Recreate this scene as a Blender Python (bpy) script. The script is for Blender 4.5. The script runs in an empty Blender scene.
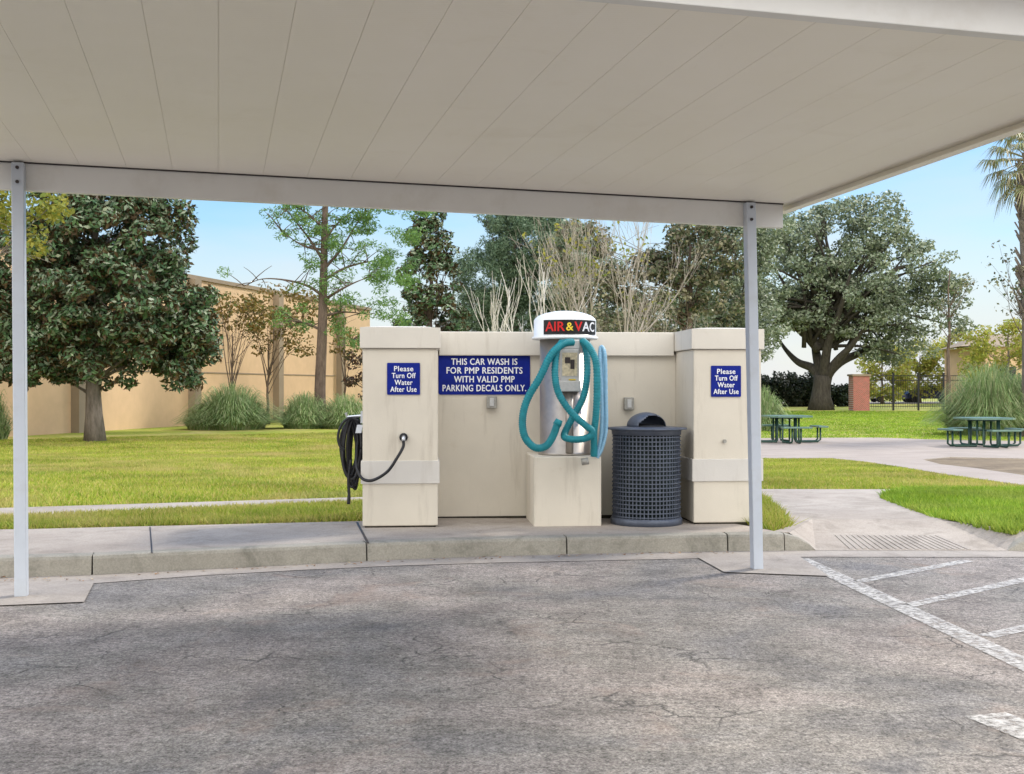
import bpy, math, random
import numpy as np
from mathutils import Vector
R = math.radians
C = bpy.context.scene.collection
F = 1150.0; EYE = 1.33; CX, CY = 512.0, 387.0
random.seed(7); rng = np.random.default_rng(11)

# ------------------------------------------------------------------ camera, sky, sun, exposure
sc = bpy.context.scene
cam = bpy.data.objects.new('camera', bpy.data.cameras.new('camera')); C.objects.link(cam)
cam.location = (0, 0, EYE); cam.rotation_euler = (R(90), 0, 0)
cam.data.sensor_width = 36; cam.data.lens = F/1024*36; cam.data.clip_start = .05; cam.data.clip_end = 3000
sc.camera = cam
SUN_AZ = R(52); SUN_EL = R(42); SKY_K = 4.2; SKY_SAT = 1.4; SKY_FILL = 8.5
w = bpy.data.worlds.new('World'); sc.world = w; w.use_nodes = True
nt = w.node_tree; bg = nt.nodes['Background']
sky = nt.nodes.new('ShaderNodeTexSky'); sky.sky_type = 'NISHITA'; sky.sun_disc = False
sky.sun_elevation = SUN_EL; sky.sun_rotation = SUN_AZ; sky.air_density = 1.0; sky.dust_density = 0.2; sky.ozone_density = 1.3
def wn_(t, **k):
    q = nt.nodes.new(t)
    for a, v in k.items(): setattr(q, a, v)
    return q
def wmath(op, a, b=None):
    q = wn_('ShaderNodeMath', operation=op, use_clamp=False)
    for i, v in enumerate((a, b)):
        if v is None: continue
        if hasattr(v, 'is_linked'): nt.links.new(v, q.inputs[i])
        else: q.inputs[i].default_value = v
    return q.outputs[0]
# compress the brightness of the clear sky, its brightest parts most
lum = wn_('ShaderNodeRGBToBW'); nt.links.new(sky.outputs[0], lum.inputs[0])
kk_ = wmath('DIVIDE', SKY_K, wmath('ADD', lum.outputs[0], SKY_K))
sc_ = wn_('ShaderNodeVectorMath', operation='SCALE'); nt.links.new(sky.outputs[0], sc_.inputs[0]); nt.links.new(kk_, sc_.inputs['Scale'])
hs_ = wn_('ShaderNodeHueSaturation'); hs_.inputs['Saturation'].default_value = SKY_SAT; nt.links.new(sc_.outputs[0], hs_.inputs['Color'])
# added bright patch in the unseen sky behind the camera, lifts shaded faces
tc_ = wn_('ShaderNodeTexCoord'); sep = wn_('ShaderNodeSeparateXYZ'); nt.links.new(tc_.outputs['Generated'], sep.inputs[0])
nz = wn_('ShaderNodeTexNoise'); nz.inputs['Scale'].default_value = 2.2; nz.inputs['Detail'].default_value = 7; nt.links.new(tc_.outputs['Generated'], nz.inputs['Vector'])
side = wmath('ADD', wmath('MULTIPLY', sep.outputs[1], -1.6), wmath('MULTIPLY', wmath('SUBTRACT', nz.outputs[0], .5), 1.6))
fill = wn_('ShaderNodeMath', operation='MULTIPLY', use_clamp=True); nt.links.new(side, fill.inputs[0]); fill.inputs[1].default_value = 1.6
mxw = wn_('ShaderNodeMix', data_type='RGBA'); nt.links.new(fill.outputs[0], mxw.inputs[0]); nt.links.new(hs_.outputs[0], mxw.inputs[6]); mxw.inputs[7].default_value = (SKY_FILL, SKY_FILL*.985, SKY_FILL*.96, 1)
# whitish haze and thin broken cloud low over the horizon
hzv = wmath('SUBTRACT', 1.0, wmath('MULTIPLY', sep.outputs[2], 4.8))
nz2 = wn_('ShaderNodeTexNoise'); nz2.inputs['Scale'].default_value = 5; nz2.inputs['Detail'].default_value = 8
mp2 = wn_('ShaderNodeMapping'); mp2.inputs['Scale'].default_value = (1, 1, 3.5); nt.links.new(tc_.outputs['Generated'], mp2.inputs[0]); nt.links.new(mp2.outputs[0], nz2.inputs['Vector'])
hz2 = wn_('ShaderNodeMath', operation='ADD', use_clamp=True); nt.links.new(hzv, hz2.inputs[0]); nt.links.new(wmath('MULTIPLY', wmath('SUBTRACT', nz2.outputs[0], .5), 1.1), hz2.inputs[1])
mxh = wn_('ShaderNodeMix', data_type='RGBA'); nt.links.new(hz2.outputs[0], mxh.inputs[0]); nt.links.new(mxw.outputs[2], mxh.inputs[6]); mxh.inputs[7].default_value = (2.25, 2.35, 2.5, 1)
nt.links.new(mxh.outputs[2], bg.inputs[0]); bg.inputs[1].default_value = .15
sun = bpy.data.objects.new('sun', bpy.data.lights.new('sun', 'SUN')); C.objects.link(sun)
sun.data.energy = 1.5; sun.data.angle = R(10.0); sun.data.color = (1, .93, .82)
sd = Vector((math.sin(SUN_AZ)*math.cos(SUN_EL), math.cos(SUN_AZ)*math.cos(SUN_EL), math.sin(SUN_EL)))
sun.rotation_euler = sd.to_track_quat('Z', 'Y').to_euler(); sun.location = (20, 20, 30)
sc.view_settings.view_transform = 'Standard'; sc.view_settings.look = 'None'
sc.view_settings.exposure = 1.3; sc.view_settings.gamma = 1; sc.view_settings.use_curve_mapping = False

# ------------------------------------------------------------------ helpers
def zt(Y):                                   # height of the ground beyond the kerb
    pts = [(12.5, .14), (28, -.2), (60, -.2), (80, 0)]
    if Y <= pts[0][0]: return pts[0][1]
    for (a, za), (b, zb) in zip(pts, pts[1:]):
        if Y <= b: return za+(zb-za)*(Y-a)/(b-a)
    return pts[-1][1]
def W(x, y, Y): return Vector(((x-CX)/F*Y, Y, EYE-(y-CY)/F*Y))
def g0(x, y, z=0.0):
    Y = F*(EYE-z)/(y-CY); return Vector(((x-CX)/F*Y, Y, z))
def g(x, y):
    a, b = 2.0, 900.0
    for _ in range(60):
        m = (a+b)/2
        if CY+F*(EYE-zt(m))/m > y: a = m
        else: b = m
    return Vector(((x-CX)/F*a, a, zt(a)))

class B:
    def __init__(s): s.v = []; s.f = []
    def add(s, vs, fs):
        n = len(s.v); s.v += [tuple(q) for q in vs]; s.f += [tuple(i+n for i in q) for q in fs]; return s
    def box(s, o, ax, ay, az, bev=0):        # o = centre of the base, ax/ay/az full-length vectors
        o, ax, ay, az = map(Vector, (o, ax, ay, az))
        vs = [o+ax*i+ay*j+az*k for k in (0, 1) for j in (-.5, .5) for i in (-.5, .5)]
        return s.add(vs, [(0, 2, 3, 1), (4, 5, 7, 6), (0, 1, 5, 4), (2, 6, 7, 3), (0, 4, 6, 2), (1, 3, 7, 5)])
    def b(s, x0, x1, y0, y1, z0, z1):
        return s.box(((x0+x1)/2, (y0+y1)/2, z0), (x1-x0, 0, 0), (0, y1-y0, 0), (0, 0, z1-z0))
    def tube(s, pts, rad, n=8, cap=True):
        pts = [Vector(p) for p in pts]; m = len(pts)
        rs = rad if isinstance(rad, (list, tuple)) else [rad]*m
        vs = []; up = None
        for i, p in enumerate(pts):
            t = (pts[min(i+1, m-1)]-pts[max(i-1, 0)]).normalized()
            if up is None: up = t.cross(Vector((0, .3, 1))) if abs(t.z) < .9 else t.cross(Vector((1, 0, 0)))
            a = (up - t*up.dot(t)).normalized(); up = a; c = t.cross(a)
            for k in range(n):
                th = 2*math.pi*k/n; vs.append(p+(a*math.cos(th)+c*math.sin(th))*rs[i])
        fs = [(i*n+k, i*n+(k+1) % n, (i+1)*n+(k+1) % n, (i+1)*n+k) for i in range(m-1) for k in range(n)]
        if cap: fs += [tuple(range(n))[::-1], tuple((m-1)*n+k for k in range(n))]
        return s.add(vs, fs)
    def lathe(s, prof, c=(0, 0, 0), n=40, a0=0, a1=2*math.pi):
        full = abs(a1-a0-2*math.pi) < 1e-6; k = n if full else n+1
        vs = [(c[0]+r*math.cos(a0+(a1-a0)*i/n), c[1]+r*math.sin(a0+(a1-a0)*i/n), c[2]+z) for r, z in prof for i in range(k)]
        fs = []
        for j in range(len(prof)-1):
            for i in range(n):
                i2 = (i+1) % k
                fs.append((j*k+i, j*k+i2, (j+1)*k+i2, (j+1)*k+i))
        return s.add(vs, fs)
def link(name, v, f, m, parent=None, smooth=False, bevel=0):
    off = Vector(parent['_o']) if parent is not None and '_o' in parent else Vector((0, 0, 0))
    me = bpy.data.meshes.new(name); me.from_pydata([tuple(Vector(p)-off) for p in v], [], f); me.update()
    me.materials.append(m)
    if smooth: me.polygons.foreach_set('use_smooth', [True]*len(me.polygons))
    o = bpy.data.objects.new(name, me); C.objects.link(o)
    if parent is not None: o.parent = parent
    if bevel:
        md = o.modifiers.new('bevel', 'BEVEL'); md.width = bevel; md.segments = 2; md.limit_method = 'ANGLE'
    return o
def obj(name, bb, m, parent=None, smooth=False, bevel=0):
    """parts of a part: parent may be an object whose own parent sits at _o"""
    return link(name, bb.v, bb.f, m, parent, smooth, bevel)
def tag(o, label, cat, group=None, kind=None):
    if label: o['label'] = label
    if cat: o['category'] = cat
    if group: o['group'] = group
    if kind: o['kind'] = kind
    return o
def thing(name, loc, label, cat, group=None):
    o = bpy.data.objects.new(name, None); C.objects.link(o); o.location = loc; o.empty_display_size = .2
    o['_o'] = tuple(loc); return tag(o, label, cat, group)
def sub(name, bb, m, part, smooth=False, bevel=0):       # sub-part: verts in world, part is parented to a thing
    root = part.parent
    off = Vector(root['_o'])
    o = link(name, [Vector(p)-off for p in bb.v], bb.f, m, None, smooth, bevel); o.parent = part; return o
def own(name, bb, m, label, cat, group=None, smooth=False, bevel=0):   # a thing that is one mesh, origin at its base
    vs = np.array(bb.v); c = Vector((vs[:, 0].mean(), vs[:, 1].mean(), vs[:, 2].min()))
    o = link(name, [Vector(p)-c for p in bb.v], bb.f, m, None, smooth, bevel); o.location = c
    return tag(o, label, cat, group)
def struct(name, bb, m, kind='structure', smooth=False):
    o = link(name, bb.v, bb.f, m, None, smooth); o['kind'] = kind; return o
def catmull(P, n=8):
    P = [Vector(p) for p in P]; P = [P[0]*2-P[1]]+P+[P[-1]*2-P[-2]]; out = []
    for i in range(1, len(P)-2):
        for k in range(n):
            t = k/n; a, b_, c, d = P[i-1:i+3]
            out.append(.5*((2*b_)+(c-a)*t+(2*a-5*b_+4*c-d)*t*t+(3*b_-a-3*c+d)*t**3))
    return out+[P[-2]]
def npmesh(name, V, nper, m, parent=None, smooth=False):   # V (faces*nper,3): separate faces
    me = bpy.data.meshes.new(name); n = len(V); nf = n//nper
    off = np.array(parent['_o']) if parent is not None and '_o' in parent else 0
    me.vertices.add(n); me.vertices.foreach_set('co', (V-off).astype(np.float32).ravel())
    me.loops.add(n); me.loops.foreach_set('vertex_index', np.arange(n, dtype=np.int32))
    me.polygons.add(nf); me.polygons.foreach_set('loop_start', np.arange(0, n, nper, dtype=np.int32))
    try: me.polygons.foreach_set('loop_total', np.full(nf, nper, dtype=np.int32))
    except Exception: pass
    me.update(calc_edges=True); me.materials.append(m)
    o = bpy.data.objects.new(name, me); C.objects.link(o)
    if parent is not None: o.parent = parent
    return o

# ------------------------------------------------------------------ materials
def newmat(name, rough=.8, metal=0, spec=.3):
    m = bpy.data.materials.new(name); m.use_nodes = True; n = m.node_tree
    p = n.nodes['Principled BSDF']; p.inputs['Roughness'].default_value = rough; p.inputs['Metallic'].default_value = metal
    p.inputs['Specular IOR Level'].default_value = spec
    return m, n, p
def N(n, t, **k):
    q = n.nodes.new(t)
    for a, v in k.items():
        if hasattr(q, a): setattr(q, a, v)
        else: q.inputs[a].default_value = v
    return q
def noise(n, scale, detail=4, rough=.55, vec=None, dist=0):
    q = N(n, 'ShaderNodeTexNoise'); q.inputs['Scale'].default_value = scale; q.inputs['Detail'].default_value = detail
    q.inputs['Roughness'].default_value = rough; q.inputs['Distortion'].default_value = dist
    n.links.new(vec or coord(n), q.inputs['Vector']); return q.outputs[0]
def coord(n):
    for q in n.nodes:
        if q.bl_idname == 'ShaderNodeTexCoord': return q.outputs['Object']
    return n.nodes.new('ShaderNodeTexCoord').outputs['Object']
def ramp(n, fac, stops, interp='LINEAR'):
    q = N(n, 'ShaderNodeValToRGB'); q.color_ramp.interpolation = interp
    e = q.color_ramp.elements
    while len(e) < len(stops): e.new(.5)
    for i, (p, c) in enumerate(stops):
        e[i].position = p; e[i].color = (*c, 1) if len(c) == 3 else c
    n.links.new(fac, q.inputs[0]); return q.outputs[0]
def mix(n, fac, a, b, mode='MIX'):
    q = N(n, 'ShaderNodeMix'); q.data_type = 'RGBA'; q.blend_type = mode
    for s, val in ((0, fac), (6, a), (7, b)):
        if hasattr(val, 'is_linked'): n.links.new(val, q.inputs[s])
        else: q.inputs[s].default_value = val if s == 0 else (*val, 1)
    return q.outputs[2]
def bump(n, p, h, strength=.3, dist=.01):
    q = N(n, 'ShaderNodeBump'); q.inputs['Strength'].default_value = strength; q.inputs['Distance'].default_value = dist
    n.links.new(h, q.inputs['Height']); n.links.new(q.outputs[0], p.inputs['Normal'])
def g3(v): return (v, v, v)
def simple(name, col, rough=.7, metal=0, var=.15, scale=6, bmp=0, bscale=60, spec=.3, dirt=None):
    m, n, p = newmat(name, rough, metal, spec)
    a = tuple(c*(1-var) for c in col); b = tuple(min(1, c*(1+var)) for c in col)
    c = ramp(n, noise(n, scale, 6), [(.3, a), (.7, b)])
    if dirt: c = mix(n, ramp(n, noise(n, dirt[1], 7, .65), [(.5, g3(0)), (.75, g3(dirt[2]))]), c, dirt[0])
    n.links.new(c, p.inputs['Base Color'])
    if bmp: bump(n, p, noise(n, bscale, 3), bmp)
    return m

def mat_asphalt():
    m, n, p = newmat('asphalt', .9, 0, .25)
    big = noise(n, .55, 5, .6, dist=.6); mid = noise(n, 2.6, 6, .65); fine = noise(n, 95, 3, .7); grit = noise(n, 34, 3, .75)
    c = ramp(n, big, [(.3, (.165, .16, .165)), (.48, (.24, .22, .198)), (.56, (.265, .235, .215)), (.7, (.32, .28, .245))])
    c = mix(n, .75, c, ramp(n, mid, [(.32, g3(.58)), (.5, g3(.98)), (.66, g3(1.28))]), 'MULTIPLY')
    c = mix(n, .95, c, ramp(n, fine, [(.3, g3(.35)), (.5, g3(1.0)), (.7, g3(1.6))]), 'MULTIPLY')
    c = mix(n, .85, c, ramp(n, grit, [(.32, g3(.4)), (.5, g3(1.0)), (.68, g3(1.45))]), 'MULTIPLY')
    c = mix(n, .5, c, ramp(n, noise(n, 11, 7, .8), [(.34, g3(.45)), (.48, g3(1.0)), (.66, g3(1.35))]), 'MULTIPLY')
    # rusty, oily and pale worn patches
    c = mix(n, ramp(n, noise(n, 1.3, 6, .6, dist=1.2), [(.56, g3(0)), (.7, g3(.35))]), c, (.34, .24, .19))
    c = mix(n, ramp(n, noise(n, .8, 8, .7, dist=.9), [(.60, g3(0)), (.68, g3(.5))]), c, (.085, .085, .095))
    c = mix(n, ramp(n, noise(n, 3.8, 7, .75, dist=.5), [(.62, g3(0)), (.7, g3(.45))]), c, (.38, .36, .33))
    # cracks
    wv = mix(n, .28, coord(n), ramp(n, noise(n, 2.2, 5, .6), [(0, (0, 0, 0)), (1, (1, 1, 1))]), 'ADD')
    def crack(scale, wid, seed):
        mp = N(n, 'ShaderNodeMapping'); mp.inputs['Location'].default_value = (seed, seed*2, 0); n.links.new(wv, mp.inputs[0])
        wob = N(n, 'ShaderNodeTexNoise'); wob.inputs['Scale'].default_value = 3.5; wob.inputs['Detail'].default_value = 6; n.links.new(mp.outputs[0], wob.inputs['Vector'])
        vv = mix(n, .22, mp.outputs[0], wob.outputs[1], 'ADD')
        v = N(n, 'ShaderNodeTexVoronoi'); v.feature = 'DISTANCE_TO_EDGE'; v.inputs['Scale'].default_value = scale; n.links.new(vv, v.inputs['Vector'])
        k = ramp(n, v.outputs['Distance'], [(0, g3(1)), (wid, g3(0))])
        msk = ramp(n, noise(n, .9+seed*.07, 3, .5), [(.52, g3(0)), (.62, g3(1))])
        return mix(n, 1, k, msk, 'MULTIPLY')
    k = mix(n, 1, crack(.8, .010, 1.3), crack(2.6, .02, 4.1), 'LIGHTEN')
    c = mix(n, mix(n, 1, k, g3(.8), 'MULTIPLY'), c, (.05, .048, .045))
    n.links.new(c, p.inputs['Base Color'])
    h = mix(n, .5, fine, grit); h = mix(n, k, h, (0, 0, 0)); bump(n, p, h, .9, .012)
    return m
def mat_concrete(name, a, b, stain=(.2, .18, .15), st=.5):
    m, n, p = newmat(name, .85, 0, .25)
    c = ramp(n, noise(n, 1.1, 7, .65), [(.3, a), (.7, b)])
    c = mix(n, .6, c, ramp(n, noise(n, 75, 3, .7), [(.3, g3(.72)), (.7, g3(1.25))]), 'MULTIPLY')
    c = mix(n, ramp(n, noise(n, 3.1, 8, .72, dist=.7), [(.5, g3(0)), (.75, g3(st))]), c, stain)
    n.links.new(c, p.inputs['Base Color']); bump(n, p, noise(n, 60, 4, .7), .35, .006); return m
def mat_grass(name, cols, sc_=1.2):
    m, n, p = newmat(name, .8, 0, .15)
    c = ramp(n, noise(n, sc_*.35, 6, .65, dist=.4), [(.25, cols[0]), (.5, cols[1]), (.72, cols[2])])
    c = mix(n, .8, c, ramp(n, noise(n, 14, 5, .7), [(.3, g3(.55)), (.7, g3(1.35))]), 'MULTIPLY')
    n.links.new(c, p.inputs['Base Color']); bump(n, p, noise(n, 30, 4, .7), .8, .03); return m
def mat_leaf(name, cols, back=None, rough=.5, spec=.35, trans=.25, patch=.5):
    m, n, p = newmat(name, rough, 0, spec)
    gi = N(n, 'ShaderNodeNewGeometry')
    k = len(cols)
    c = ramp(n, gi.outputs['Random Per Island'], [((i+.5)/k, q) for i, q in enumerate(cols)])
    c = mix(n, .8, c, ramp(n, noise(n, patch, 4, .6), [(.3, g3(.65)), (.7, g3(1.35))]), 'MULTIPLY')
    if back: c = mix(n, gi.outputs['Backfacing'], c, back)
    n.links.new(c, p.inputs['Base Color'])
    if trans:
        t = N(n, 'ShaderNodeBsdfTranslucent'); n.links.new(c, t.inputs[0]); mx = N(n, 'ShaderNodeMixShader'); mx.inputs[0].default_value = trans
        out = n.nodes['Material Output']; n.links.new(p.outputs[0], mx.inputs[1]); n.links.new(t.outputs[0], mx.inputs[2]); n.links.new(mx.outputs[0], out.inputs[0])
    return m
def mat_bark(name, a, b, sc_=9):
    m, n, p = newmat(name, .9, 0, .15)
    mp = N(n, 'ShaderNodeMapping'); mp.inputs['Scale'].default_value = (1, 1, .25); n.links.new(coord(n), mp.inputs[0])
    q = noise(n, sc_, 6, .7, vec=mp.outputs[0])
    n.links.new(ramp(n, q, [(.3, a), (.7, b)]), p.inputs['Base Color']); bump(n, p, q, .7, .05); return m
def mat_stucco(name, col, streak=.35, dark=(.30, .25, .19)):
    m, n, p = newmat(name, .85, 0, .2)
    a = tuple(c*.93 for c in col); b = tuple(min(1, c*1.05) for c in col)
    c = ramp(n, noise(n, 1.7, 6, .6), [(.3, a), (.7, b)])
    mp = N(n, 'ShaderNodeMapping'); mp.inputs['Scale'].default_value = (1, 1, .12); n.links.new(coord(n), mp.inputs[0])
    c = mix(n, ramp(n, noise(n, 9, 6, .65, vec=mp.outputs[0]), [(.55, g3(0)), (.8, g3(streak))]), c, dark)
    c = mix(n, ramp(n, noise(n, 4, 8, .75), [(.62, g3(0)), (.8, g3(streak*.8))]), c, (.42, .33, .2))
    n.links.new(c, p.inputs['Base Color']); bump(n, p, noise(n, 130, 3, .6), .3, .004); return m

M = {}
M['asphalt'] = mat_asphalt()
M['pave'] = mat_concrete('pavement_concrete', (.32, .275, .235), (.43, .38, .33), (.17, .145, .115), .7)
M['kerb'] = mat_concrete('kerb_concrete', (.25, .235, .20), (.38, .355, .30), (.11, .11, .085), .8)
M['gutter'] = mat_concrete('gutter_concrete', (.30, .265, .235), (.42, .375, .33), (.15, .13, .11), .65)
M['plaza'] = mat_concrete('plaza_concrete', (.31, .265, .23), (.40, .34, .30), (.3, .25, .2), .5)
M['lawn'] = mat_grass('lawn_soil_grass', [(.20, .27, .03), (.29, .32, .05), (.42, .35, .10)])
M['blade'] = mat_leaf('grass_blades', [(.21, .30, .03), (.30, .37, .045), (.40, .42, .06), (.48, .40, .13)], rough=.6, spec=.2, trans=.3, patch=.5)
M['bladebright'] = mat_leaf('bright_grass_blades', [(.16, .29, .02), (.23, .37, .03), (.33, .43, .05)], rough=.6, spec=.2, trans=.3, patch=.7)
def dry(m, sc_, amt):
    n = m.node_tree; p = n.nodes['Principled BSDF']; src = p.inputs['Base Color'].links[0].from_socket
    a = ramp(n, noise(n, sc_, 6, .65, dist=.5), [(.48, g3(0)), (.66, g3(amt))]); c = mix(n, a, src, (.50, .40, .17))
    a2 = ramp(n, noise(n, sc_*2.3, 5, .65, dist=.5), [(.52, g3(0)), (.7, g3(amt*.6))]); c = mix(n, a2, c, (.10, .20, .02))
    for l in list(src.links):
        if l.to_socket != p.inputs['Base Color'] and l.to_node.type != 'MIX': n.links.new(c, l.to_socket)
    n.links.new(c, p.inputs['Base Color'])
dry(M['blade'], .33, .8); dry(M['lawn'], .33, .7); dry(M['bladebright'], .5, .3)
M['white'] = simple('white_painted_metal', (.70, .69, .66), .45, 0, .04, 2, dirt=((.45, .40, .32), 3, .35), spec=.4)
M['post'] = simple('grey_white_post_paint', (.50, .54, .60), .4, 0, .05, 3, dirt=((.35, .33, .3), 5, .3), spec=.4)
M['bolt'] = simple('dark_bolt_steel', (.06, .05, .05), .5, .6)
M['stucco'] = mat_stucco('cream_stucco', (.64, .59, .50), .5)
M['band'] = mat_stucco('pale_painted_band', (.60, .575, .535), .3)
M['cap'] = mat_stucco('pale_cap_stucco', (.63, .59, .52), .4)
M['blue'] = simple('blue_sign_face', (.006, .017, .21), .6, 0, .15, 12, spec=.15)
M['letter'] = simple('white_sign_lettering', (.78, .79, .82), .5, 0, .06, 30)
M['grey'] = simple('grey_metal_box', (.33, .32, .29), .5, .3, .2, 40)
M['steel'] = simple('brushed_stainless', (.42, .385, .35), .45, .85, .12, 14, dirt=((.35, .22, .12), 7, .35))
M['hood'] = simple('white_vacuum_hood', (.78, .80, .80), .35, 0, .03, 8, spec=.5)
M['black'] = simple('black_plastic', (.012, .012, .013), .45, 0, .2, 20)
M['red'] = simple('red_lettering', (.62, .02, .02), .4)
M['yellow'] = simple('yellow_lettering', (.75, .55, .05), .4)
M['teal'] = simple('teal_vacuum_hose', (.012, .20, .24), .5, 0, .2, 20, spec=.3)
M['airhose'] = simple('pale_blue_air_hose', (.22, .42, .58), .4, 0, .1, 20, spec=.5)
M['box'] = simple('pale_metal_control_box', (.50, .50, .49), .4, .3, .08, 30)
M['plate'] = simple('instruction_plate', (.60, .52, .36), .5, 0, .3, 45)
M['can'] = simple('dark_slate_coated_steel', (.085, .10, .135), .45, .2, .2, 15, spec=.5)
M['liner'] = simple('dark_green_liner', (.018, .03, .03), .6, 0, .4, 12)
M['rubber'] = simple('black_rubber_hose', (.012, .012, .015), .45, 0, .3, 30, spec=.4)
M['chrome'] = simple('worn_chrome', (.55, .57, .6), .3, .9)
M['peach'] = mat_stucco('peach_stucco', (.62, .43, .26), .15, (.4, .28, .18))
M['pilaster'] = mat_stucco('taupe_pilaster_stucco', (.28, .22, .155), .3)
M['tablegreen'] = simple('green_coated_table', (.012, .05, .035), .4, 0, .15, 10, spec=.5)
M['tabletop'] = simple('pale_green_tabletop', (.10, .18, .14), .3, 0, .15, 10, spec=.6)
M['iron'] = simple('black_iron', (.015, .015, .017), .5)
M['mulch'] = mat_concrete('mulch', (.10, .07, .045), (.25, .19, .12), (.34, .28, .18), .7)
M['bark_grey'] = mat_bark('grey_bark', (.10, .085, .07), (.26, .22, .19))
M['bark_brown'] = mat_bark('brown_bark', (.075, .055, .045), (.19, .14, .11))
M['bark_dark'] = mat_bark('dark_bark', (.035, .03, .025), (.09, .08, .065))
M['bark_pale'] = mat_bark('pale_smooth_bark', (.50, .47, .43), (.72, .69, .64), 3)
M['bark_tan'] = mat_bark('tan_twig_bark', (.30, .26, .22), (.48, .43, .37), 5)
M['paint'] = None
def mat_paint():
    m, n, p = newmat('worn_white_road_paint', .8, 0, .25)
    a = ramp(n, noise(n, 22, 6, .75), [(.38, g3(.12)), (.58, g3(.92))])
    c = mix(n, ramp(n, noise(n, 5, 5, .6), [(.3, g3(0)), (.6, g3(1))]), (.42, .40, .38), (.62, .60, .57))
    n.links.new(c, p.inputs['Base Color'])
    tr = N(n, 'ShaderNodeBsdfTransparent'); mx = N(n, 'ShaderNodeMixShader'); n.links.new(a, mx.inputs[0])
    n.links.new(tr.outputs[0], mx.inputs[1]); n.links.new(p.outputs[0], mx.inputs[2]); n.links.new(mx.outputs[0], n.nodes['Material Output'].inputs[0])
    return m
M['paint'] = mat_paint()
def mat_brick():
    m, n, p = newmat('red_brick', .85, 0, .2)
    mp = N(n, 'ShaderNodeMapping'); mp.inputs['Rotation'].default_value = (R(90), 0, 0); n.links.new(coord(n), mp.inputs[0])
    q = N(n, 'ShaderNodeTexBrick'); q.inputs['Scale'].default_value = 4; q.inputs['Color1'].default_value = (.42, .11, .08, 1)
    q.inputs['Color2'].default_value = (.28, .09, .06, 1); q.inputs['Mortar'].default_value = (.4, .34, .3, 1); q.inputs['Mortar Size'].default_value = .02
    n.links.new(mp.outputs[0], q.inputs['Vector']); n.links.new(q.outputs[0], p.inputs['Base Color']); return m
M['brick'] = mat_brick()
def mat_roof():
    m, n, p = newmat('cream_roof_panel', .5, 0, .35)
    c = ramp(n, noise(n, .8, 5, .6), [(.3, (.84, .795, .695)), (.7, (.88, .84, .76))])
    c = mix(n, ramp(n, noise(n, 2.3, 7, .7, dist=.5), [(.55, g3(0)), (.8, g3(.3))]), c, (.70, .63, .50))
    n.links.new(c, p.inputs['Base Color'])
    wv = N(n, 'ShaderNodeTexWave'); wv.bands_direction = 'Y'; wv.inputs['Scale'].default_value = 14; wv.inputs['Distortion'].default_value = .3
    n.links.new(coord(n), wv.inputs[0]); bump(n, p, wv.outputs[1], .08, .004); return m
M['roof'] = mat_roof()

# ------------------------------------------------------------------ ground, road, pavement
KB = [g0(x, y) for x, y in ((0, 578), (92, 575.5), (200, 570), (300, 565), (400, 560), (500, 556.5), (600, 554), (740, 551.5), (815, 551), (1010, 551.5))]
KB = [KB[0]+Vector((-60, -13, 0))]+[KB[0]+Vector((-2.5, -.55, 0))]+KB+[KB[-1]+Vector((3, .05, 0)), KB[-1]+Vector((80, 2, 0))]
def offs(P, d):                              # offset a polyline away from the camera
    out = []
    for i, p in enumerate(P):
        t = (P[min(i+1, len(P)-1)]-P[max(i-1, 0)]).normalized(); out.append(p+Vector((-t.y, t.x, 0))*d)
    return out
KT = offs(KB, .02); KK = offs(KB, .16)
def bisected(poly, zf, step=None, skirt=0):
    import bmesh
    bm = bmesh.new(); bm.faces.new([bm.verts.new((p[0], p[1], 0)) for p in poly])
    ys = [12.5, 14, 16, 18, 20, 22, 24, 26, 28, 60, 64, 68, 72, 76, 80]
    for y in ys:
        bmesh.ops.bisect_plane(bm, geom=bm.verts[:]+bm.edges[:]+bm.faces[:], plane_co=(0, y, 0), plane_no=(0, 1, 0))
    bmesh.ops.triangulate(bm, faces=bm.faces[:])
    if skirt:
        e = [q for q in bm.edges if q.is_boundary]
        r = bmesh.ops.extrude_edge_only(bm, edges=e)
        low = {v for v in r['geom'] if isinstance(v, bmesh.types.BMVert)}
    else: low = set()
    for v in bm.verts: v.co.z = zf(v.co.y)-(skirt if v in low else 0)
    bm.normal_update()
    for f in bm.faces:
        if f.normal.z < -.5: f.normal_flip()
    b_ = B(); bm.verts.index_update()
    b_.v = [tuple(v.co) for v in bm.verts]; b_.f = [tuple(v.index for v in f.verts) for f in bm.faces]; bm.free(); return b_
far = [(-900, 1500), (900, 1500)]
# one ground sheet: lawn soil beyond the kerb, reaching the horizon
_nt = [g(790, 531.4), g(811, 518.5), g(941, 519), g(1037, 532)]
lawn_poly = [(p.x, p.y) for p in KK if p.x < _nt[0].x-.02]+[(p.x, p.y) for p in _nt]+[(p.x, p.y) for p in KK if p.x > _nt[-1].x+.05]+[(900, KK[-1].y), (900, 1500), (-900, 1500), (-900, KK[0].y)]
struct('lawn', bisected(lawn_poly, lambda Y: zt(Y)-.025), M['lawn'])
road_poly = [(p.x, p.y) for p in offs(KB, .1)]+[(900, KB[-1].y), (900, -300), (-900, -300), (-900, KB[0].y)]
rb = B(); rb.add([(x, y, 0) for x, y in road_poly], [tuple(range(len(road_poly)))[::-1]]); struct('road', rb, M['asphalt'])
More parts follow.
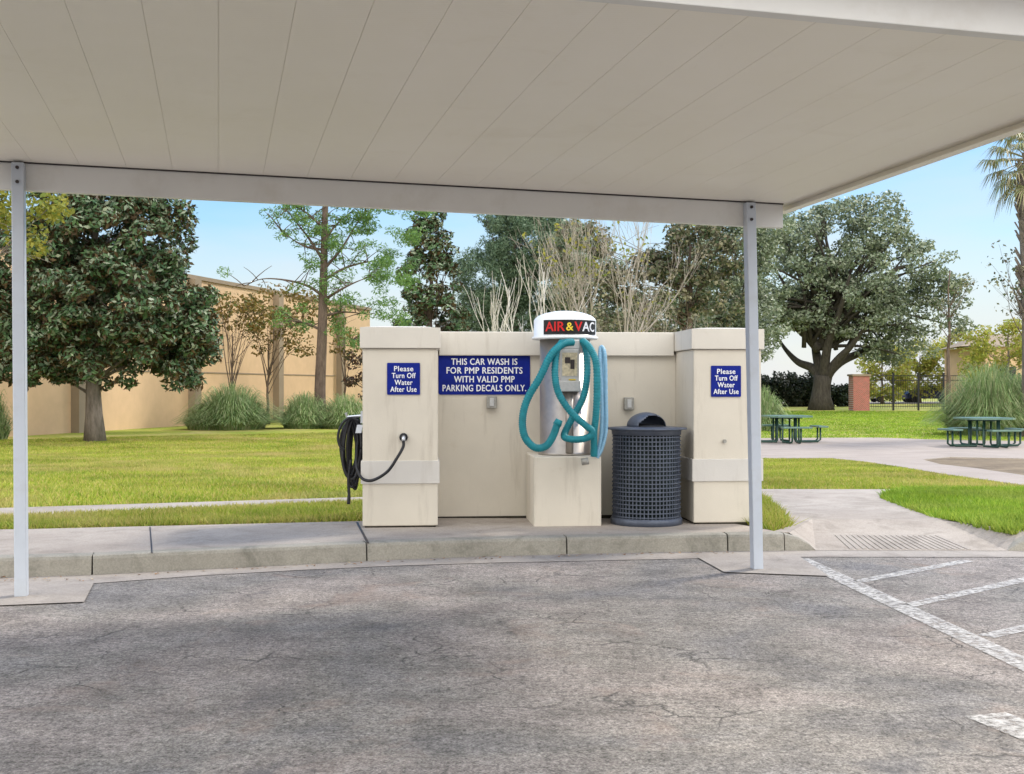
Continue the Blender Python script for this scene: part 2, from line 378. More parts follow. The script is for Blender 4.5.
# kerb with joints
def kerb_run(P, z0=None, z1=None, hs=None):
    bb = B(); n = len(P); hs = hs or [.14]*n; A, T, K = P, offs(P, .022), offs(P, .155)
    vs = []
    for i in range(n):
        h = hs[i]
        vs += [Vector((A[i].x, A[i].y, -.02)), Vector((A[i].x+(T[i].x-A[i].x)*.55, A[i].y+(T[i].y-A[i].y)*.55, h*.82)), Vector((T[i].x, T[i].y, h*.96)),
               Vector((T[i].x+(K[i].x-T[i].x)*.2, T[i].y+(K[i].y-T[i].y)*.2, h+.001)), Vector((K[i].x, K[i].y, h+.001)), Vector((K[i].x, K[i].y, -.02))]
    fs = [(i*6+k, (i+1)*6+k, (i+1)*6+k+1, i*6+k+1) for i in range(n-1) for k in range(5)]
    fs += [tuple(range(6)), tuple((n-1)*6+k for k in range(6))[::-1]]
    return bb.add(vs, fs)
def lerp_px(x):                              # kerb base point under photo column x
    for a, b in zip(KB, KB[1:]):
        xa, xb = CX+F*a.x/a.y if a.y > 1 else -9999, CX+F*b.x/b.y
        if xa <= x <= xb:
            lo, hi = 0., 1.
            for _ in range(40):
                m = (lo+hi)/2; q = a.lerp(b, m)
                if q.y < 1 or CX+F*q.x/q.y < x: lo = m
                else: hi = m
            return a.lerp(b, lo)
kerbs = B()
joints = [-200, 92, 367, 567, 728]
cuts = [KB[0]]+[lerp_px(x) for x in joints]
for i in range(len(cuts)):
    a = cuts[i]; b = cuts[i+1] if i+1 < len(cuts) else KB[9]
    inner = [p for p in KB if a.x+.03 < p.x < b.x-.03]
    end = b if i+1 < len(cuts) else lerp_px(785)
    run = [a+(b-a).normalized()*.006]+[p for p in inner if p.x < end.x-.02]+[end-(b-a).normalized()*.006]
    kk = kerb_run(run); kerbs.add(kk.v, kk.f)
kk = kerb_run([lerp_px(785)+Vector((.002, 0, 0)), lerp_px(800), lerp_px(810), lerp_px(816)], hs=[.14, .11, .06, .01]); kerbs.add(kk.v, kk.f)
r0 = lerp_px(1008); kk = kerb_run([r0, r0+Vector((.1, .003, 0)), r0+Vector((.25, .006, 0)), KB[-2], KB[-1]], hs=[.01, .07, .14, .14, .14]); kerbs.add(kk.v, kk.f)
struct('kerb', kerbs, M['kerb'])
# gutter
ge = [(0, 586), (92, 584), (200, 576), (300, 570.5), (400, 566), (500, 563), (600, 561), (700, 558.8), (800, 557.3), (1024, 557.5)]
G = [g0(x, y) for x, y in ge]; G = [G[0]+Vector((-60, -13, 0))]+G+[G[-1]+Vector((80, .5, 0))]
gp = [(p.x, p.y, .004) for p in G]+[(p.x, p.y, .004) for p in offs(KB, .03)[::-1]]
gb = B(); gb.add(gp, [tuple(range(len(gp)))]); struct('gutter', gb, M['gutter'])
padb = B()
for poly in ([(-330, 625), (-10, 607), (84, 603), (94, 583.5), (-10, 586), (-330, 600)], [(697, 558), (724, 573), (829, 577), (799, 557)]):
    q = [g0(x, y) for x, y in poly]; padb.add([(p.x, p.y, .008) for p in q], [tuple(range(len(q)))])
struct('concrete_footing_pad', padb, M['gutter'])
# pavement (island, walkway and ramp landing)
Kpx = [p for p in KK if p.x < lerp_px(785).x]
pave = [(p.x, p.y) for p in Kpx]+[(g(x, y).x, g(x, y).y) for x, y in
        ((789, 532.2), (812, 519), (940, 519.5), (1036, 532.4), (1300, 532.2), (1300, 531.2), (1017, 530.6), (975, 524.5), (934, 517), (905, 507), (879, 497.5), (886, 492.5), (905, 489.2),
         (762, 489), (361, 497), (29, 507), (-600, 527), (-600, 537), (29, 516), (361, 502), (730, 496), (762, 496.5), (786, 517), (789.5, 526), (774, 531), (756, 527), (700, 518.5), (438, 518), (361, 521), (29, 529))]
pave += [(pave[0][0], g(29, 529).y-5)]
PV = bisected(pave, lambda Y: zt(Y), skirt=.06)
struct('pavement', PV, M['pave'])
# ramp
rf = [lerp_px(816), lerp_px(1008)]
rbk = [g(812, 519), g(940, 519.5)]; rl = g(789, 532.6); rr = g(1036, 532.6)
rp = B(); rp.add([(rf[0].x, rf[0].y, .006), (rf[1].x, rf[1].y, .006), tuple(rbk[1]), tuple(rbk[0]), tuple(rl), tuple(rr)], [(0, 1, 2, 3), (0, 3, 4), (1, 5, 2)])
struct('kerb_ramp', rp, M['pave'])
gr = B()                                     # grooves pressed in the ramp
def onramp(u, v): 
    a = Vector((rf[0].x, rf[0].y, .006)).lerp(Vector((rf[1].x, rf[1].y, .006)), u); b = Vector(rbk[0]).lerp(Vector(rbk[1]), u); return a.lerp(b, v)
for k in range(19):
    u = .16+.62*k/18
    a, b = onramp(u+.03, .03), onramp(u-.02, .45); d = (b-a)
    gr.box(((a+b)/2)+Vector((0, 0, -.004)), (.03, 0, 0), d, (0, 0, .009))
struct('ramp_groove', gr, M['gutter'])
# joints across the pavement
pj = B()
for x0, y0, x1, y1 in ((152, 553, 150, 527), (357, 522.5, 368, 543)):
    a, b = g(x0, y0), g(x1, y1); d = b-a
    pj.box(((a+b)/2)+Vector((0, 0, -.002)), (.018 if x0 > 300 else .008, 0, 0), d, (0, 0, .006))
struct('pavement_joint', pj, M['bolt'])
# plaza, side path, mulch bed
P1 = [(690, 458), (761, 458), (831, 458), (865, 461.5), (906, 467.6), (945, 474), (1017, 484), (1100, 495), (1300, 520), (1300, 508), (1100, 485), (1024, 475), (976, 468), (940, 464), (923, 459.5), (950, 457), (1024, 458.5), (1200, 460), (1200, 443), (1024, 441), (948, 440), (879, 437.5), (761, 438), (690, 438)]
struct('plaza', bisected([(g(*p).x, g(*p).y) for p in P1], lambda Y: zt(Y), skirt=.05), M['plaza'])
P2 = [(925, 459.7), (940, 463.6), (976, 467.5), (1024, 474.5), (1100, 484), (1200, 496), (1200, 460.5), (1024, 459), (950, 457.5)]
o = struct('mulch', bisected([(g(*p).x, g(*p).y) for p in P2], lambda Y: zt(Y)-.005), M['mulch'], 'stuff')
# painted lines on the asphalt
pl = B()
def line(pts, wd, z=.004):
    q = [g0(*p) for p in pts]; a, b = q[0], q[-1]; t = (b-a).normalized(); n_ = Vector((-t.y, t.x, 0))*wd/2
    pl.add([(v.x, v.y, z) for v in (a-n_, b-n_, b+n_, a+n_)], [(0, 1, 2, 3)])
line([(799, 559), (1200, 747)], .15)
line([(858, 582), (968, 561)], .10); line([(908, 606), (1060, 572)], .10); line([(986, 637), (1150, 600)], .10)
line([(985, 715), (1200, 800)], .20)
struct('road_marking', pl, M['paint'])
hz = B(); q = [g0(x, y) for x, y in ((300, 0), )] if False else None
# far road and tree belt beyond the iron fence
fr = B(); fr.add([(14, 92, .01), (120, 92, .01), (120, 104, .01), (14, 104, .01)], [(0, 1, 2, 3)]); struct('far_road', fr, M['pave'])

# grass blades near the pavement edges
def inside(P, x, y):
    r = np.zeros(len(x), bool); n = len(P); j = n-1
    for i in range(n):
        xi, yi = P[i][0], P[i][1]; xj, yj = P[j][0], P[j][1]
        c = ((yi > y) != (yj > y)) & (x < (xj-xi)*(y-yi)/(yj-yi+1e-12)+xi); r ^= c; j = i
    return r
ztv = np.vectorize(zt)
def grass(name, pxpoly, n, h, m, label=None):
    P = [(g(*p).x, g(*p).y) for p in pxpoly]; A = np.array(P)
    x = rng.uniform(A[:, 0].min(), A[:, 0].max(), n*3); y = rng.uniform(A[:, 1].min(), A[:, 1].max(), n*3)
    k = inside(P, x, y); x = x[k][:n]; y = y[k][:n]; n = len(x); z = ztv(y)-.03
    th = rng.uniform(0, 2*np.pi, n); hh = h*rng.uniform(.5, 1.25, n); wd = .006+.00035*y
    # tufts lean and vary in patches
    lx = rng.normal(0, .5, n)*hh; ly = rng.normal(0, .5, n)*hh
    V = np.zeros((n, 3, 3)); V[:, 0] = np.c_[x-np.cos(th)*wd, y-np.sin(th)*wd, z]; V[:, 1] = np.c_[x+np.cos(th)*wd, y+np.sin(th)*wd, z]
    V[:, 2] = np.c_[x+lx, y+ly, z+hh]
    o = npmesh(name, V.reshape(-1, 3), 3, m); o['kind'] = 'stuff'; return o
grass('grass', [(-80, 531), (29, 528), (361, 520.5), (440, 517.5), (440, 501), (361, 502.5), (29, 516.5), (-80, 519)], 52000, .075, M['blade'])
grass('grass', [(-80, 509), (29, 506.5), (361, 496.5), (440, 494), (440, 452), (-80, 455)], 150000, .06, M['blade'])
grass('grass', [(-60, 455), (440, 452), (440, 430), (-60, 441)], 90000, .06, M['blade'])
grass('grass', [(735, 518), (756, 526), (774, 530.5), (789, 526), (785, 517), (761, 497), (735, 497)], 9000, .09, M['blade'])
grass('grass', [(886, 493.5), (881, 498), (905, 507.5), (934, 517.5), (975, 525), (1012, 531), (1150, 531), (1150, 490), (905, 490)], 60000, .085, M['bladebright'])
grass('grass', [(740, 488.5), (1060, 489), (1060, 491), (1017, 485), (945, 475), (906, 468.5), (865, 462.5), (831, 459), (740, 459)], 60000, .055, M['blade'])
grass('grass', [(740, 437), (1150, 440), (1150, 411), (740, 411)], 70000, .06, M['bladebright'])

# ------------------------------------------------------------------ carport
O = Vector((2.03, 8.65, 2.676)); EU = Vector((-4.95, -1.09, .08)).normalized(); EV = Vector((.256, -1, .02)).normalized(); UP = Vector((0, 0, 1))
ROOF_L, ROOF_D = 5.75, 4.62
cp = thing('carport', (-.7, 5.6, 0), 'cream carport roof on slim white posts over the wash bay', 'carport')
rp_ = B(); npan = 20; pw = ROOF_L/npan
eds = [0]+[.086+pw*i for i in range(npan)]+[ROOF_L]
for e0, e1 in zip(eds, eds[1:]):
    rp_.box(O+EU*((e0+e1)/2)+EV*(ROOF_D/2), EU*(e1-e0-.002), EV*ROOF_D, UP*.05)
a = O+EU*(ROOF_L/2)+EV*(ROOF_D/2)+UP*.004
rp_.box(a, EU*(ROOF_L-.01), EV*(ROOF_D-.02), UP*.045)
obj('roof', rp_, M['roof'], cp)
fb = B()
fb.box(O+EV*(ROOF_D/2)-EU*.012-UP*.045, EU*.022, EV*ROOF_D, UP*.125); fb.box(O+EV*(ROOF_D/2)+EU*.02-UP*.045, EU*.042, EV*(ROOF_D-.01), UP*.006)
fb.box(O+EU*(ROOF_L+.012)+EV*(ROOF_D/2)-UP*.045, EU*.022, EV*ROOF_D, UP*.125)
fb.box(O+EU*(ROOF_L/2)-EV*.013-UP*.003, EU*(ROOF_L+.046), EV*.022, UP*.085)
fb.box(O+EU*(ROOF_L/2)+EV*(ROOF_D+.013)-UP*.003, EU*(ROOF_L+.046), EV*.022, UP*.085)
obj('fascia', fb, M['roof'], cp)
PR = Vector((1.77, 8.45, 0)); PL = Vector((-3.125, 7.36, 0))
def roofz(p):                                # underside of the roof above a ground point
    A = np.array([[EU.x, EV.x], [EU.y, EV.y]]); s = np.linalg.solve(A, [p.x-O.x, p.y-O.y]); return O.z+EU.z*s[0]+EV.z*s[1]
vshift = Vector((.256, -1, 0))*4.04
for k, base in enumerate((Vector((0, 0, 0)), vshift)):
    a = PR+base+Vector((.22, .048, 0)); b = PL+base-Vector((.42, .092, 0)); za, zb = roofz(a)-.006, roofz(b)-.006
    d = (b-a).normalized(); n_ = Vector((-d.y, d.x, 0)).normalized()*.03
    bm_ = B(); h = .172
    vs = [a-n_+UP*(za-h), a+n_+UP*(za-h), b+n_+UP*(zb-h), b-n_+UP*(zb-h), a-n_+UP*za, a+n_+UP*za, b+n_+UP*zb, b-n_+UP*zb]
    bm_.add(vs, [(0, 3, 2, 1), (4, 5, 6, 7), (0, 1, 5, 4), (1, 2, 6, 5), (2, 3, 7, 6), (3, 0, 4, 7)])
    bmo = obj('beam', bm_, M['white'], cp, bevel=.004)
    tr = B(); tr.add([v+UP*q for q in (.0005, .007) for v in (a-n_*1.35+UP*(za-.001), a+n_*1.35+UP*(za-.001), b+n_*1.35+UP*(zb-.001), b-n_*1.35+UP*(zb-.001))],
                     [(0, 3, 2, 1), (4, 5, 6, 7), (0, 1, 5, 4), (1, 2, 6, 5), (2, 3, 7, 6), (3, 0, 4, 7)])
    sub('trim', tr, M['bolt'], bmo)
    for p in (PR, PL):
        q = p+base; z1 = roofz(q)-.012; lean = Vector((-.055, 0, 0)) if (k == 0 and p is PR) else Vector((-.02, 0, 0))
        fwd = Vector((n_.x, n_.y, 0)).normalized();  fwd = fwd if fwd.y < 0 else -fwd
        t0 = q+fwd*.068+lean; b0 = q+fwd*.068
        po = B(); ax = d*.075; ay = fwd*.07
        vs = [b0+ax*i+ay*j for j in (-.5, .5) for i in (-.5, .5)]+[t0+UP*z1+ax*i+ay*j for j in (-.5, .5) for i in (-.5, .5)]
        po.add(vs, [(0, 2, 3, 1), (4, 5, 7, 6), (0, 1, 5, 4), (2, 6, 7, 3), (0, 4, 6, 2), (1, 3, 7, 5)])
        pob = obj('post', po, M['post'], cp, bevel=.006)
        for zz in (.035, .125):
            bo = B(); c = t0+fwd*.036+UP*(z1-zz); bo.tube([c, c+fwd*.012], .011, 8); sub('bolt', bo, M['bolt'], pob)

# ------------------------------------------------------------------ wash wall
TH = R(5.0); WU = Vector((math.cos(TH), math.sin(TH), 0)); WV = Vector((-math.sin(TH), math.cos(TH), 0)); WA = Vector((-1.262, 9.71, 0)); GZ = .14
def wp(u, v, z): return WA+WU*u+WV*v+UP*z
def wbox(bb, u0, u1, v0, v1, z0, z1): return bb.box(wp((u0+u1)/2, (v0+v1)/2, z0), WU*(u1-u0), WV*(v1-v0), UP*(z1-z0))
ww = thing('wash_wall', wp(1.7, .5, GZ), 'cream stucco wash bay wall with a capped pillar at each end', 'wall')
L = 3.445
pb = B(); wbox(pb, 0, .635, 0, .95, GZ+.014, 1.655); obj('pillar', pb, M['stucco'], ww, bevel=.008)['label'] = 'left pillar with the hose coil'
pb = B(); wbox(pb, L-.6, L, 0, .95, GZ+.014, 1.655); obj('pillar', pb, M['stucco'], ww, bevel=.008)['label'] = 'right pillar behind the carport post'
pb = B(); wbox(pb, .637, L-.602, .67, .92, GZ+.014, 1.63); obj('wall_panel', pb, M['stucco'], ww)
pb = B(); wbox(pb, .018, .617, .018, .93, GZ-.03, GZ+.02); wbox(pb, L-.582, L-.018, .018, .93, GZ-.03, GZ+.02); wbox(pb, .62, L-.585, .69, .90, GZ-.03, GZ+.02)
obj('base', pb, M['bark_dark'], ww)  # dark inset strip stands in for the joint shadow under the wall
for u0, u1 in ((0, .635), (L-.6, L)):
    pb = B(); wbox(pb, u0-.022, u1+.022, -.022, .972, 1.657, 1.835)
    c = wp((u0+u1)/2, .475, 1.835)
    hu, hv = (u1-u0)/2+.022, .497                                # low rounded crown of the cap
    vs = []; k = 9
    for j in range(k):
        for i in range(k):
            a, b = -1+2*i/(k-1), -1+2*j/(k-1); vs.append(c+WU*(hu*a)+WV*(hv*b)+UP*(.022*(1-a**4)*(1-b**4)-.0005))
    pb.add(vs, [(j*k+i, j*k+i+1, (j+1)*k+i+1, (j+1)*k+i) for j in range(k-1) for i in range(k-1)])
    obj('pillar_cap', pb, M['cap'], ww, bevel=.006)
    pb = B(); wbox(pb, u0-.014, u1+.014, -.014, .966, .512, .706); obj('band', pb, M['band'], ww, bevel=.004)
pb = B(); wbox(pb, .66, L-.625, .625, .965, 1.615, 1.832); obj('wall_cap', pb, M['cap'], ww, bevel=.008)

# lettering
def text_mesh(txt, size, bold=.0, spacing=1.0):
    cu = bpy.data.curves.new('t', 'FONT'); cu.body = txt; cu.size = size; cu.align_x = 'CENTER'; cu.align_y = 'CENTER'
    cu.extrude = .0012; cu.offset = 0; cu.space_character = spacing; cu.resolution_u = 3
    o = bpy.data.objects.new('t', cu); C.objects.link(o)
    dg = bpy.context.evaluated_depsgraph_get(); dg.update(); me = bpy.data.meshes.new_from_object(o.evaluated_get(dg))
    v = [tuple(q.co) for q in me.vertices]; f = [tuple(q.vertices) for q in me.polygons]
    bpy.data.objects.remove(o); bpy.data.curves.remove(cu); bpy.data.meshes.remove(me); return v, f
def rounded(bb, c, wu, hz_, r, th, nrm, uax):
    pts = []
    for cx, cz, a0 in ((1, 1, 0), (-1, 1, 90), (-1, -1, 180), (1, -1, 270)):
        for k in range(5):
            a = R(a0+90*k/4); pts.append(c+uax*(cx*(wu/2-r)+r*math.cos(a))+UP*(cz*(hz_/2-r)+r*math.sin(a)))
    n = len(pts); vs = pts+[p+nrm*th for p in pts]
    return bb.add(vs, [tuple(range(n))[::-1], tuple(range(n, 2*n))]+[(i, (i+1) % n, n+(i+1) % n, n+i) for i in range(n)])
NF = -WV
def sign(u, v, z, wu, hz_, lines, size, dz, label, group, widths=None, r=.008, tilt=0):
    c = wp(u, v, z); t = thing('sign', c-UP*hz_/2, label, 'sign', group)
    bb = B(); rounded(bb, c+NF*.003, wu, hz_, r, .005, NF, WU); obj('panel', bb, M['blue'], t)
    lb = B()
    for i, s in enumerate(lines):
        V, Fc = text_mesh(s, size, size*.022, 1.08); xs = [q[0] for q in V]; wd = max(xs)-min(xs); k = (widths[i]/wd) if widths else 1
        zz = z-size*.07+((len(lines)-1)/2-i)*dz
        for j_, (ox, oz) in enumerate(((-.012, 0), (.012, 0), (0, .010), (0, -.008))): lb.add([wp(u, v, zz)+WU*(q[0]*k+ox*size*1.6)+UP*(q[1]+oz*size*1.6)+NF*(.0105+q[2]+.0003*j_) for q in V], Fc)
    obj('lettering', lb, M['letter'], t); return t
sign(1.073, .67, 1.443, .835, .365, ['THIS CAR WASH IS', 'FOR PMP RESIDENTS', 'WITH VALID PMP', 'PARKING DECALS ONLY.'], .082, .080,
     'wide blue car wash notice between the left pillar and vacuum', None, [.60, .69, .55, .76], r=.02)
sign(.345, 0, 1.40, .278, .27, ['Please', 'Turn Off', 'Water', 'After Use'], .062, .058, 'small blue water notice on the left pillar above the tap', 'blue water notices on the pillars', [.16, .20, .15, .22])
sign(L-.315, 0, 1.38, .265, .27, ['Please', 'Turn Off', 'Water', 'After Use'], .062, .058, 'small blue water notice on the right pillar beside the carport post', 'blue water notices on the pillars', [.16, .20, .15, .22])
# outlet boxes
def outlet(u, z, label):
    t = thing('outlet_box', wp(u, .65, z), label, 'outlet', 'outlet boxes on the wash wall')
    bb = B(); wbox(bb, u-.045, u+.045, .62, .668, z, z+.115); obj('cover', bb, M['grey'], t, bevel=.006)
    bb = B(); wbox(bb, u-.02, u+.02, .612, .6185, z+.02, z+.095); obj('flap', bb, M['box'], t, bevel=.003)
outlet(1.137, 1.135, 'small grey outlet box below the wide blue notice')
outlet(2.40, 1.12, 'small grey outlet box above the rubbish bin')
# knob on the right pillar
kb = B(); c = wp(L-.33, -.001, .86); kb.tube([c, c+NF*.025], .016, 10); own('hose_connector', kb, M['grey'], 'tiny grey capped pipe stub on the right pillar', 'pipe')

# tap and black hose
c = wp(.345, 0, .905); tp = thing('tap', c, 'small metal tap on the left pillar feeding the black hose', 'tap')
tb = B(); tb.tube([c-NF*0+NF*.001, c+NF*.02], .036, 14); obj('flange', tb, M['iron'], tp, True)
tb = B(); tb.tube([c+NF*.02, c+NF*.06, c+NF*.075+UP*-.03], .016, 10); obj('spout', tb, M['chrome'], tp, True)
hs = B()
t0 = c+NF*.078-UP*.03
path = [t0, t0+UP*-.05+WU*-.004+NF*.01, W(397, 458, 9.6), W(388, 471, 9.6), W(376, 479, 9.62), W(367, 480.5, 9.63), W(360, 476, 9.68), W(356, 463, 9.76), W(358, 440, 9.92), W(360, 426, 9.95)]
hs.tube(catmull(path, 8), .013, 8)
def px(P, Y): return [W(x, y, Y+0.0) for x, y in P]
rr_ = random.Random(3)
loops = [(352, 449, 9, 30), (350, 447, 7, 29), (354, 452, 6, 33), (349, 450, 8, 27), (356, 448, 7, 30), (352, 453, 5, 34), (350.5, 444, 8, 25), (355, 455, 4, 34), (351, 450, 6, 31)]
for i, (cx, cy, rx, ry) in enumerate(loops):
    Y = 9.86+.02*i; pts = []
    for k in range(29):
        a = 2*math.pi*k/28; pts.append(W(cx+rx*math.cos(a)*(1+.15*math.sin(a*2+i)), cy-ry*math.sin(a), Y+.02*math.sin(a+i)))
    hs.tube(catmull(pts, 2), .0125, 7)
hs.tube(catmull(px([(359, 421), (350, 418), (342, 424), (338, 436), (340, 446), (345, 450)], 9.84), 6), .0115, 7)
hs.tube(catmull(px([(351, 460), (348.5, 478), (349, 495), (348.5, 504)], 9.83), 6), [.0125]*13+[.015]*6, 8)
own('garden_hose', hs, M['rubber'], 'black rubber hose coiled on the side of the left pillar', 'hose', smooth=True)
hk = B(); c = wp(-.001, .2, 1.02); hk.box(c-WU*.012, WU*.02, WV*.12, UP*.1); hk.tube([c-WU*.02+UP*.06, c-WU*.14+UP*.05, c-WU*.15+UP*.09], .014, 8)
hk.box(W(358.5, 433, 9.80), (.05, 0, 0), (0, .03, 0), (.015, 0, .07))
own('hose_hook', hk, M['chrome'], 'silver hook bolted to the left pillar holding the coiled hose', 'hook')

# ------------------------------------------------------------------ vacuum station on its plinth
pu0, pu1 = 1.453, 2.035
def vp(u, v, z): return wp(u, v, z)
pb = B(); wbox(pb, pu0, pu1, -.02, .64, GZ-.02, .735); own('plinth', pb, M['stucco'], 'square cream stucco plinth under the vacuum', 'plinth', bevel=.01)
vc = wp(1.762, .30, .735)
vs_ = thing('vacuum_station', vc, 'coin vacuum with domed white hood and teal hose', 'vacuum')
b = B(); b.lathe([(.0, 0), (.235, .0), (.235, .02), (.222, .025), (.222, 1.03), (.0, 1.03)], vc, 48); obj('drum', b, M['steel'], vs_, True)
b = B(); b.lathe([(.2, 1.012), (.285, 1.012), (.292, 1.02), (.292, 1.035), (.275, 1.04), (.275, 1.18), (.265, 1.198), (.235, 1.222), (.17, 1.246), (.09, 1.262), (.0, 1.267)], vc, 56); hood = obj('hood', b, M['hood'], vs_, True)
# sign band round the front of the hood
yaw = math.atan2(-vc.x, vc.y)                   # front of the drum faces the bay
def cyl(ang, r, z): return vc+Vector((math.sin(ang)*r, -math.cos(ang)*r, z))
a0, a1 = -.76, 1.22; nb = 24; b = B(); vv = []
for i in range(nb+1):
    a = a0+(a1-a0)*i/nb
    vv += [cyl(a, .2765, 1.05), cyl(a, .281, 1.052), cyl(a, .281, 1.172), cyl(a, .2765, 1.175)]
b.add(vv, [(i*4+k, (i+1)*4+k, (i+1)*4+k+1, i*4+k+1) for i in range(nb) for k in range(3)]); sb_ = sub('sign_band', b, M['black'], hood)
def wrap_text(txt, size, m, ang, name):
    V, Fc = text_mesh(txt, size, .004); b = B(); xs = [q[0] for q in V]; wd = max(xs)-min(xs)
    for j_, (ox, oz) in enumerate(((-.0022, 0), (.0022, 0), (0, .0016), (0, -.0016))): b.add([cyl(ang+(q[0]+ox)/.283, .2835+q[2]+.0004*j_, 1.112+q[1]+oz) for q in V], Fc)
    return sub(name, b, m, hood)
wrap_text('AIR', .115, M['red'], -.36, 'lettering'); wrap_text('&', .10, M['yellow'], .10, 'lettering'); wrap_text('V', .115, M['red'], .38, 'lettering'); wrap_text('AC', .115, M['letter'], .80, 'lettering')
# control box
bx = vc+Vector((.03, -.235, 0)); fx = Vector((1, .05, 0)).normalized(); fy = Vector((0, 1, 0))
b = B(); b.box(bx+UP*.60, fx*.16, fy*.10, UP*.32); cb = obj('control_box', b, M['box'], vs_, bevel=.006)
b = B(); b.box(bx+UP*.915, fx*.185, fy*.10, UP*.09); sub('hood_cover', b, M['box'], cb, bevel=.012)
b = B(); b.box(bx+UP*.555, fx*.185, fy*.11, UP*.095); sub('coin_box', b, M['box'], cb, bevel=.008)
b = B(); b.box(bx+UP*.69-fy*.054, fx*.13, fy*.006, UP*.20); sub('instruction_plate', b, M['plate'], cb)
b = B(); b.box(bx+UP*.75-fy*.060+fx*.022, fx*.035, fy*.006, UP*.08); b.box(bx+UP*.80-fy*.060-fx*.02, fx*.045, fy*.006, UP*.05); sub('coin_slot', b, M['bolt'], cb)
b = B(); b.box(bx+UP*.652-fy*.0545+fx*.02, fx*.06, fy*.006, UP*.012); sub('warning_strip', b, M['yellow'], cb)
b = B(); b.tube([bx+UP*.555+fy*.02, bx+UP*.02+fy*.02], .035, 12); obj('pipe', b, M['steel'], vs_, True)
b = B(); c = W(585, 462, 9.72); b.tube([c+Vector((-.03, 0, 0)), c+Vector((.03, 0, .01))], .03, 8); obj('nozzle_clip', b, M['grey'], vs_, True)
# hoses (photo columns/rows at the drum's distance, with real depth differences)
fr_ = 9.72
def hose(name, pts, r, m, n=8):
    b = B(); cc = catmull([W(x, y, Y) for x, y, Y in pts], 26)
    b.tube(cc, [r*(1.05 if i % 3 else .90) for i in range(len(cc))], n); return obj(name, b, m, vs_, True)
hose('vacuum_hose', [(573, 342, 9.80), (563, 344, 9.74), (551, 355, 9.68), (540, 377, 9.66), (527, 400, 9.66), (522.5, 420, 9.66), (525, 437, 9.66), (535, 447.5, 9.66), (546, 446, 9.66), (553, 436, 9.66), (557, 425, 9.66)], .032, M['teal'], 12)
hose('vacuum_hose', [(562, 342, 9.88), (556.5, 352, 9.76), (555, 375, 9.68), (559, 394, 9.66), (571, 412, 9.64), (585, 425, 9.62), (592, 431, 9.62), (589, 437, 9.62), (577, 439.5, 9.64), (565, 437.5, 9.68), (566, 430, 9.74), (574, 415, 9.76), (583, 398, 9.76), (587, 375, 9.78), (586, 350, 9.85), (582, 340, 9.9)], .029, M['teal'], 12)
hose('vacuum_hose', [(583, 341, 9.80), (590, 348, 9.74), (596, 363, 9.70), (597, 390, 9.68), (596, 415, 9.68), (594, 432, 9.70), (594, 446, 9.72), (594, 456, 9.74)], .029, M['teal'], 12)
hose('air_hose', [(597, 456, 9.76), (601, 435, 9.76), (602, 400, 9.76), (600, 360, 9.8), (601, 347, 9.84), (605, 356, 9.8), (606, 400, 9.76), (606, 430, 9.76), (602, 448, 9.76), (597, 458, 9.76)], .016, M['airhose'])
hose('air_hose', [(603, 350, 9.88), (603.5, 380, 9.84), (604, 420, 9.84), (601, 445, 9.84), (598, 457, 9.84)], .014, M['airhose'])
b = B(); c = W(557, 425, 9.66); b.tube([c, c+Vector((.02, 0, .045))], [.038, .03], 12); obj('nozzle', b, M['teal'], vs_, True)

# ------------------------------------------------------------------ rubbish bin
bc = Vector((1.175, 10.06, GZ)); bn = thing('litter_bin', bc, 'dark slate mesh rubbish bin with flat rim and domed lid', 'bin')
b = B(); b.lathe([(0, .02), (.262, .02), (.268, .80), (0, .80)], bc, 40); obj('liner', b, M['liner'], bn, True)
b = B()
for i in range(20):
    z = .07+i*.036; b.lathe([(.293, z), (.3, z), (.3, z+.009), (.293, z+.009), (.293, z)], bc, 48)
for i in range(54):
    a = 2*math.pi*i/54; d = Vector((math.cos(a), math.sin(a), 0)); t = Vector((-d.y, d.x, 0)); b.box(bc+d*.288+UP*.06, t*.010, d*.008, UP*.76)
obj('mesh_body', b, M['can'], bn)
b = B(); b.lathe([(.27, 0), (.312, 0), (.312, .045), (.302, .06), (.27, .06)], bc, 48); obj('base_ring', b, M['can'], bn, True)
b = B(); b.lathe([(.288, .775), (.301, .775), (.303, .81), (.318, .818), (.35, .822), (.353, .828), (.35, .836), (.26, .842), (.19, .846), (.15, .846)], bc, 48); obj('rim', b, M['can'], bn, True)
# dome with an arched opening that faces front-right
b = B(); prof = [(.172*math.cos(t), .845+.125*math.sin(t)) for t in [R(q) for q in range(0, 91, 9)]]; b.lathe(prof, bc, 48)
oa = R(-62); opening = []
keep = []
for f in b.f:
    c = sum((Vector(b.v[i]) for i in f), Vector())/len(f)-bc; az = math.atan2(c.y, c.x); da = abs((az-oa+math.pi) % (2*math.pi)-math.pi)
    if not (da < R(58) and .845 < c.z < .845+.105*math.sqrt(max(0, 1-(da/R(58))**2))): keep.append(f)
b.f = keep; dm = obj('lid', b, M['can'], bn, True); sm = dm.modifiers.new('s', 'SOLIDIFY'); sm.thickness = .006
b = B(); b.lathe([(0, .84), (.162, .84), (.15, .857), (0, .87)], bc, 30); obj('lid_well', b, M['black'], bn, True)

